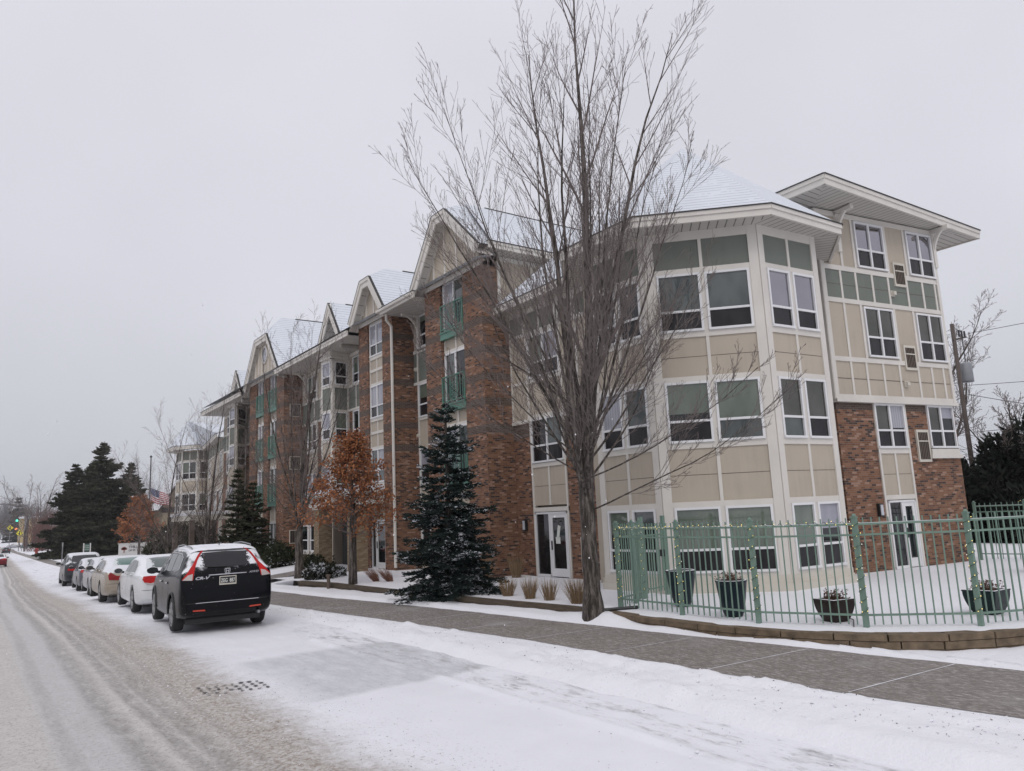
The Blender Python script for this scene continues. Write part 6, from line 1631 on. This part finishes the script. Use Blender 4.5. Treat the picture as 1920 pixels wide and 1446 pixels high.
t = thing('notice_board', 'small dark green notice board on two white posts behind the parked cars', 'sign', (6.9, 62, 0)); m = MB(); m.aabb(-.2, .2, -.03, .03, .85, 1.35, M('board_green', (.05, .09, .07), rough=.5)); m.build('board', t)
m = MB(); m.aabb(-.24, -.17, -.04, .04, -.1, 1.4, signw); m.build('post', t); m = MB(); m.aabb(.17, .24, -.04, .04, -.1, 1.4, signw); m.build('post', t)
m = MB()
for k in range(3): m.aabb(-.13, .13, -.04, -.03, .92+k*.13, .98+k*.13, M('board_marks', (.25, .32, .28), rough=.6))
m.build('panel', t)
t = thing('sign_post', 'thin pale post left of the green notice board', 'post', (5.75, 66, 0)); m = MB(); m.tube([(0, 0, 0), (0, 0, 1.5)], .035, pole_m, 6); m.build('pole', t); m = MB(); m.aabb(-.04, .04, -.02, 0, 1.2, 1.48, signw); m.build('plate', t)
# gabled house behind the flag
t = thing('gabled_house', 'dark-trimmed brown gabled house with arched attic window behind the flagpole', 'house', (14.6, 70, 0)); brn = M('tan_clapboard', (.26, .215, .15), (.22, .18, .125), 2, .8); drk = M('dark_trim', (.03, .022, .022), rough=.7)
m = MB(); m.aabb(-1.35, 1.5, 0, 6, -.2, 4.0, brn); m.face([(-1.35, 0, 4.0), (1.5, 0, 4.0), (.08, 0, 6.2)], brn); m.build('wall', t)
m = MB()
for s_ in (-1, 1):
    a = (.08, 6.55); b = (.08+s_*1.75, 3.75); m.face([(a[0], -.35, a[1]), (b[0], -.35, b[1]), (b[0], 6, b[1]), (a[0], 6, a[1])], snowcap); m.tube([(a[0], -.38, a[1]-.08), (b[0], -.38, b[1]-.08)], .09, drk, 4)
m.build('roof', t)
m = MB(); m.face([(.08+.42*math.cos(a*math.pi/10), -.03, 4.75+.5*math.sin(a*math.pi/10)) for a in range(11)], g_dark); m.build('window', t)
m = MB(); m.aabb(-1.4, 1.55, -.06, 0, 3.5, 3.95, drk); m.aabb(.2, 1.5, -.05, 0, 0, 3.5, dark); m.build('trim', t)
m = MB(); m.aabb(-.9, -.2, -.04, 0, 2.0, 3.2, vinyl); w__ = m.build('window', t); m = MB(); m.aabb(-.85, -.25, -.05, -.04, 2.05, 3.15, g_dark); m.build('glass', w__)
t = thing('carport', 'low flat-roofed entrance canopy topped with snow beside the paired spruces', 'canopy', (11.6, 47.5, .1)); m = MB(); m.aabb(-1.3, 1.4, -.8, 4, 2.45, 2.75, cream); m.build('roof', t); m = MB(); m.aabb(-1.35, 1.45, -.85, 4, 2.75, 2.92, snowcap); m.build('snow_cover', t)
for x in (-1.1, 1.2):
    for y in (-.6, 3.7): m = MB(); m.aabb(x-.15, x+.12, y-.12, y+.12, -.2, 2.45, wd); m.build('column', t)
# signals
t = thing('traffic_signal', 'mast arm traffic signal with a lit green lamp over the street end', 'traffic light', (7.6, 150, 0)); m = MB(); m.tube([(0, 0, 0), (0, 0, 7.2)], .16, pole_m, 8); m.build('pole', t)
m = MB(); m.tube([(0, 0, 7.0), (-12, 0, 8.2)], [.12, .08], pole_m, 6); m.build('mast_arm', t)
m = MB(); m.aabb(-1.55, -.95, -.25, .25, 3.3, 5.1, dk); m.build('signal_head', t); gl = M('signal_green', (.05, .6, .45), emis=(.1, 1, .7), es=3); ol = M('hand_orange', (.8, .2, .08), emis=(1, .25, .08), es=2.2)
m = MB(); m.sphere((-1.25, -.3, 4.6), .18, gl, 12, 8); m.build('green_lamp', t, True); m = MB(); m.aabb(-1.42, -1.12, -.32, -.28, 3.15, 3.42, ol); m.build('walk_lamp', t)
yel = M('warning_yellow', (.75, .68, .03), rough=.5, emis=(.8, .75, .02), es=.15)
for i, (x, y, z) in enumerate(((5.15, 140, 3.4), (5.7, 125, 2.5))):
    t = thing('warning_sign', ['upper yellow diamond sign at the street end', 'lower yellow diamond sign at the street end'][i], 'road sign', (x, y, 0), group='yellow diamond signs'); m = MB(); m.tube([(0, 0, 0), (0, 0, z)], .05, pole_m, 6); m.build('pole', t)
    m = MB(); m.face([(0, -.06, z-.42), (.42, -.06, z), (0, -.06, z+.42), (-.42, -.06, z)], yel); m.face([(0, -.05, z-.42), (-.42, -.05, z), (0, -.05, z+.42), (.42, -.05, z)], yel); m.build('plate', t); m = MB(); m.aabb(-.08, .08, -.075, -.065, z-.25, z+.1, dk); m.sphere((0, -.07, z+.2), .09, dk, 8, 4); m.build('symbol', t)
t = thing('street_pole', 'dark pole right of the yellow diamond signs', 'pole', (7.3, 138, 0)); m = MB(); m.tube([(0, 0, 0), (0, 0, 5.0)], .14, dk, 8); m.build('pole', t); m = MB(); m.aabb(-.3, .3, -.2, .2, 4.6, 5.3, metal); m.build('box', t)
t = thing('shop_building', 'low yellow building at the street end', 'building', (8.6, 185, 0)); yb_ = M('yellow_wall', (.42, .33, .18), (.38, .30, .16), 2, .8)
m = MB(); m.aabb(0, 3.4, 0, 10, -.2, 5.6, yb_); m.build('wall', t); m = MB(); m.aabb(-.3, 3.7, -.4, 10, 5.6, 6.0, snowcap); m.build('roof', t); m = MB(); m.aabb(2.1, 2.7, -.05, 0, 0, 3.8, g_dark); m.build('window', t); m = MB(); m.aabb(2.9, 3.4, -.06, 0, 0, 5.5, M('orange_wall', (.45, .24, .06), rough=.8)); m.build('orange_panel', t)
t = thing('shop_building', 'low white building with snowy roof right of the yellow one', 'building', (12.8, 190, 0)); m = MB(); m.aabb(0, 4, 0, 8, -.2, 3.6, white); m.build('wall', t); m = MB(); m.aabb(-.5, 4.5, -.6, 8, 3.6, 4.3, snowcap); m.build('roof', t); m = MB(); m.aabb(1, 2, -.05, 0, 1, 2.6, g_dark); m.build('window', t)
t = thing('fire_hydrant', 'red hydrant beside a snow-laden twig on the far verge', 'hydrant', (5.75, 92, .05)); hr = M('hydrant_red', (.3, .04, .03), rough=.5); m = MB(); m.lathe([(.001, 0), (.2, 0), (.2, .06), (.13, .08), (.13, .6), (.18, .62), (.15, .75), (.06, .85), (.001, .86)], hr, 12); m.build('body', t, True); m = MB(); m.tube([(-.24, 0, .5), (.24, 0, .5)], .07, hr, 8); m.build('nozzle', t)
m = MB(); m.tube([(-.1, .2, 0), (-.1, .2, 2.2)], .02, dk, 5); m.build('marker_rod', t)
# hazy woods at the street end
farm = M('far_wood', (.12, .118, .122), (.17, .165, .168), .05, .95); farc = needle_mat('far_wood_needles', (.03, .04, .04), (.06, .07, .065), .2)  # far_wood is a lightened grey, part of the haze is put into its colour
def wood(name, label, x0, x1, y, h, n, seed, m_=None):
    R = random.Random(seed); f = MB()
    for i in range(n):
        x = x0+(x1-x0)*R.random(); yy = y+R.uniform(-25, 25); hh = h*(.55+.45*R.random())*(1-.25*abs(math.sin(x*.15)))
        f.tube([(x, yy, 0), (x, yy, hh*.4)], [.25, .15], m_ or farm, 3, False)
        for k in range(34):
            a = R.random()*6.28; q = R.random(); p = Vector((x, yy, hh*(.15+.5*R.random()))); d = Vector((math.cos(a)*.45, math.sin(a)*.45, .9)).normalized()*hh*.4*(.4+.6*R.random())
            w = Vector((.09+.07*R.random(), 0, 0)); e = p+d; f.face([p-w, p+w, e+w*.3, e-w*.3], m_ or farm)
            for z in range(3): s = p.lerp(e, .3+.22*z); dd = Vector((R.gauss(0, .5), R.gauss(0, .5), .9)).normalized()*hh*.16; f.face([s-w*.5, s+w*.5, s+dd+w*.2, s+dd-w*.2], m_ or farm)
    o = f.build(name, uv=False); return tag(o, kind='stuff', label=label, cat='woods')
wood('distant_woods', 'hazy grey wood closing the far end of the street', -150, 40, 640, 34, 170, 1)
wood('distant_woods', 'hazy bare wood behind the distant shop buildings', 14, 75, 500, 24, 80, 2)
redm = M('red_thicket', (.13, .06, .05), (.10, .05, .045), 1, .9)
for i, (x, y, h) in enumerate(((8.6, 122, 7.5), (7.6, 112, 5.0))):
    R = random.Random(i+50); t = thing('red_shrub', ['tall reddish-brown bare thicket left of the spruces', 'lower reddish-brown bare thicket by the snowy slope'][i], 'shrub', (x, y, 0)); f = MB()
    for k in range(900):
        a = R.random()*6.28; p = Vector((R.gauss(0, .9), R.gauss(0, .9), R.random()*h*.6)); e = p+Vector((math.cos(a)*.6, math.sin(a)*.6, 1.3)).normalized()*h*.3*R.random(); w = Vector((.025, 0, 0)); f.face([p-w, p+w, e+w*.3, e-w*.3], redm)
    f.build('branches', t, uv=False); m = MB(); m.tube([(0, 0, 0), (0, 0, h*.5)], .12, maple_bark, 6); m.build('trunk', t)
for i, (x, y, h) in enumerate(((-7, 300, 17.5), (3, 310, 14), (13, 300, 14.5))):
    spruce('far_conifer', ['hazy pointed conifer at the left edge of the picture', 'hazy conifer between the pointed one and the bare trees', 'hazy conifer above the crossing signal'][i], (x, y, 0), h, h*.24, 80+i, m=farc, whorls=12, per=6, dens=4, s=1.0, wid=.5, group='hazy conifers at the street end')
# ---------------------------------------------------------------- right edge
t = thing('utility_pole', 'wooden utility pole with grey transformer behind the tan tower', 'utility pole', (33.55, 14.6, -.2)); pw = M('pole_wood', (.08, .065, .058), (.12, .10, .09), 5, .9, stretch=(4, 4, .4)); m = MB(); m.tube([(0, 0, 0), (0, 0, 9.4)], [.11, .08], pw, 12); m.build('pole', t, True)
m = MB(); m.lathe([(.001, 0), (.24, 0), (.25, .05), (.25, .75), (.2, .82), (.001, .84)], M('transformer_grey', (.24, .25, .27), rough=.5), 18, (.40, -.12, 6.9)); m.build('transformer', t, True)
m = MB(); m.tube([(-.1, 0, 8.7), (.9, -.1, 8.9)], .05, pw, 4); m.build('crossarm', t); m = MB()
for x in (.3, .55, .8): m.tube([(x, -.1, 8.85), (x, -.1, 9.15)], .04, dk, 6)
m.tube([(.55, -.1, 8.85), (.45, -.12, 7.7)], .02, dk, 4); m.build('fuse', t)
def wirerun(label, a, b, sag=.5):
    a, b = Vector(a), Vector(b); m = MB(); m.tube([a.lerp(b, i/12)-Vector((0, 0, sag*math.sin(math.pi*i/12))) for i in range(13)], .014, dk, 4, False); tag(m.build('overhead_wire', uv=False), label, 'wire', 'overhead wires at the right edge')
wirerun('highest overhead wire running up to the right from the pole top', (34.8, 14.5, 8.9), (38, 3, 10.2), .3); wirerun('overhead wire running right from below the transformer', (34.2, 14.6, 6.6), (40, 2, 7.5), .5)
wirerun('overhead wire crossing low behind the hedge tops', (34.1, 14.6, 6.2), (46, 6, 4.2), .4); wirerun('lowest overhead wire rising to the right', (34.1, 14.6, 4.6), (40, 2, 6.4), .5)
spec_r = [(12, .40, .55, .03, .06, .2, 5), (7, .5, .65, .03, .08, .1, 3), (4, .45, .7, .02, .1, .1, 3), (0, 0, 0, 0, .1, 0, 3)]
def rtree(label, base, h, seed, r=.2, inc=.5):
    R = random.Random(seed); lb = [(h*.25, 0, .08, h*.62, r, .0)]+[(h*(.2+.2*R.random()), k*2.4+seed, inc*(.6+.7*R.random()), h*(.4+.25*R.random()), r*.5, .02) for k in range(9)]
    return bare_tree('bare_tree', label, base, h*.3, r*1.2, lb, spec_r, seed, sc_=2.6)
rtree('bare tree rising behind the tan tower by the utility pole', (37.0, 18, -.2), 12.2, 91)
rtree('bare tree entering at the right edge above the dark hedge', (40.8, 8.6, -.2), 9.6, 92, .2, .75)
rtree('thin bare tree between the tower wall and the dark hedge', (33, 12.6, -.2), 6.6, 93, .12, .6)
spr_blk = needle_mat('hedge_needles', (.006, .009, .007), (.022, .026, .02), .22)
for i, (x, y, h, r) in enumerate(((31.8, 13.0, 3.9, 2.1), (33.2, 10.9, 4.5, 2.3), (34.3, 8.4, 4.9, 2.5), (35.4, 5.6, 5.1, 2.6))):
    shrub('dark_conifer', ['dark evergreen of the hedge, nearest the tower wall', 'dark evergreen, second of the hedge from the tower', 'dark evergreen, third of the hedge from the tower', 'dark evergreen at the right edge of the hedge'][i], (x, y, -.2), r*1.0, r*1.0, h*1.1, 12000, .30, 95+i, spr_blk, 'dark evergreen hedge behind the fence', 'evergreen')
# falling snow
R = random.Random(77); m = MB(); fl = M('snowflake', (.85, .85, .88), rough=.9)
for i in range(380):
    y = 4+R.random()**1.2*30; x = R.uniform(-.3, 1.1)*y+R.uniform(-1, 1); z = .3+R.random()*(y*.75); m.sphere((x, y, z), .003+.004*R.random(), fl, 4, 3)
tag(m.build('falling_snow', uv=False), 'sparse falling snowflakes', 'snowflakes', kind='stuff')

for o in [o for o in bpy.data.objects if o.parent is None and o.type != 'CAMERA' and o.type != 'LIGHT' and o.get('kind') != 'structure' and o.get('category') and 35 < o.location.y and 'car' not in o.name and 'van' not in o.name and o.name != 'apartment_building' and not o.name.startswith('distant_woods')]:
    far_place(o)
for o in bpy.data.objects:
    if o.name.startswith('distant_woods'): o.location.z = -.6
# ---------------------------------------------------------------- thin snowy air
hm = bpy.data.materials.new('haze'); hm.use_nodes = True
for n_ in list(hm.node_tree.nodes):
    if n_.type == 'BSDF_PRINCIPLED': hm.node_tree.nodes.remove(n_)
pv = hm.node_tree.nodes.new('ShaderNodeVolumePrincipled'); pv.inputs['Color'].default_value = (.93, .94, .97, 1); pv.inputs['Density'].default_value = .00033; pv.inputs['Anisotropy'].default_value = .2
hm.node_tree.links.new(pv.outputs[0], hm.node_tree.nodes['Material Output'].inputs['Volume'])
bm = bmesh.new(); bmesh.ops.create_cube(bm, size=1); me = bpy.data.meshes.new('haze'); bm.to_mesh(me); bm.free(); me.materials.append(hm)
hz = bpy.data.objects.new('haze', me); COL.objects.link(hz); hz.scale = (2400, 1400, 60); hz.location = (0, 600, 25.5); tag(hz, 'thin snowy haze', 'haze', kind='stuff')
sc.cycles.volume_step_rate = 4; sc.cycles.volume_max_steps = 64; sc.cycles.volume_bounces = 0
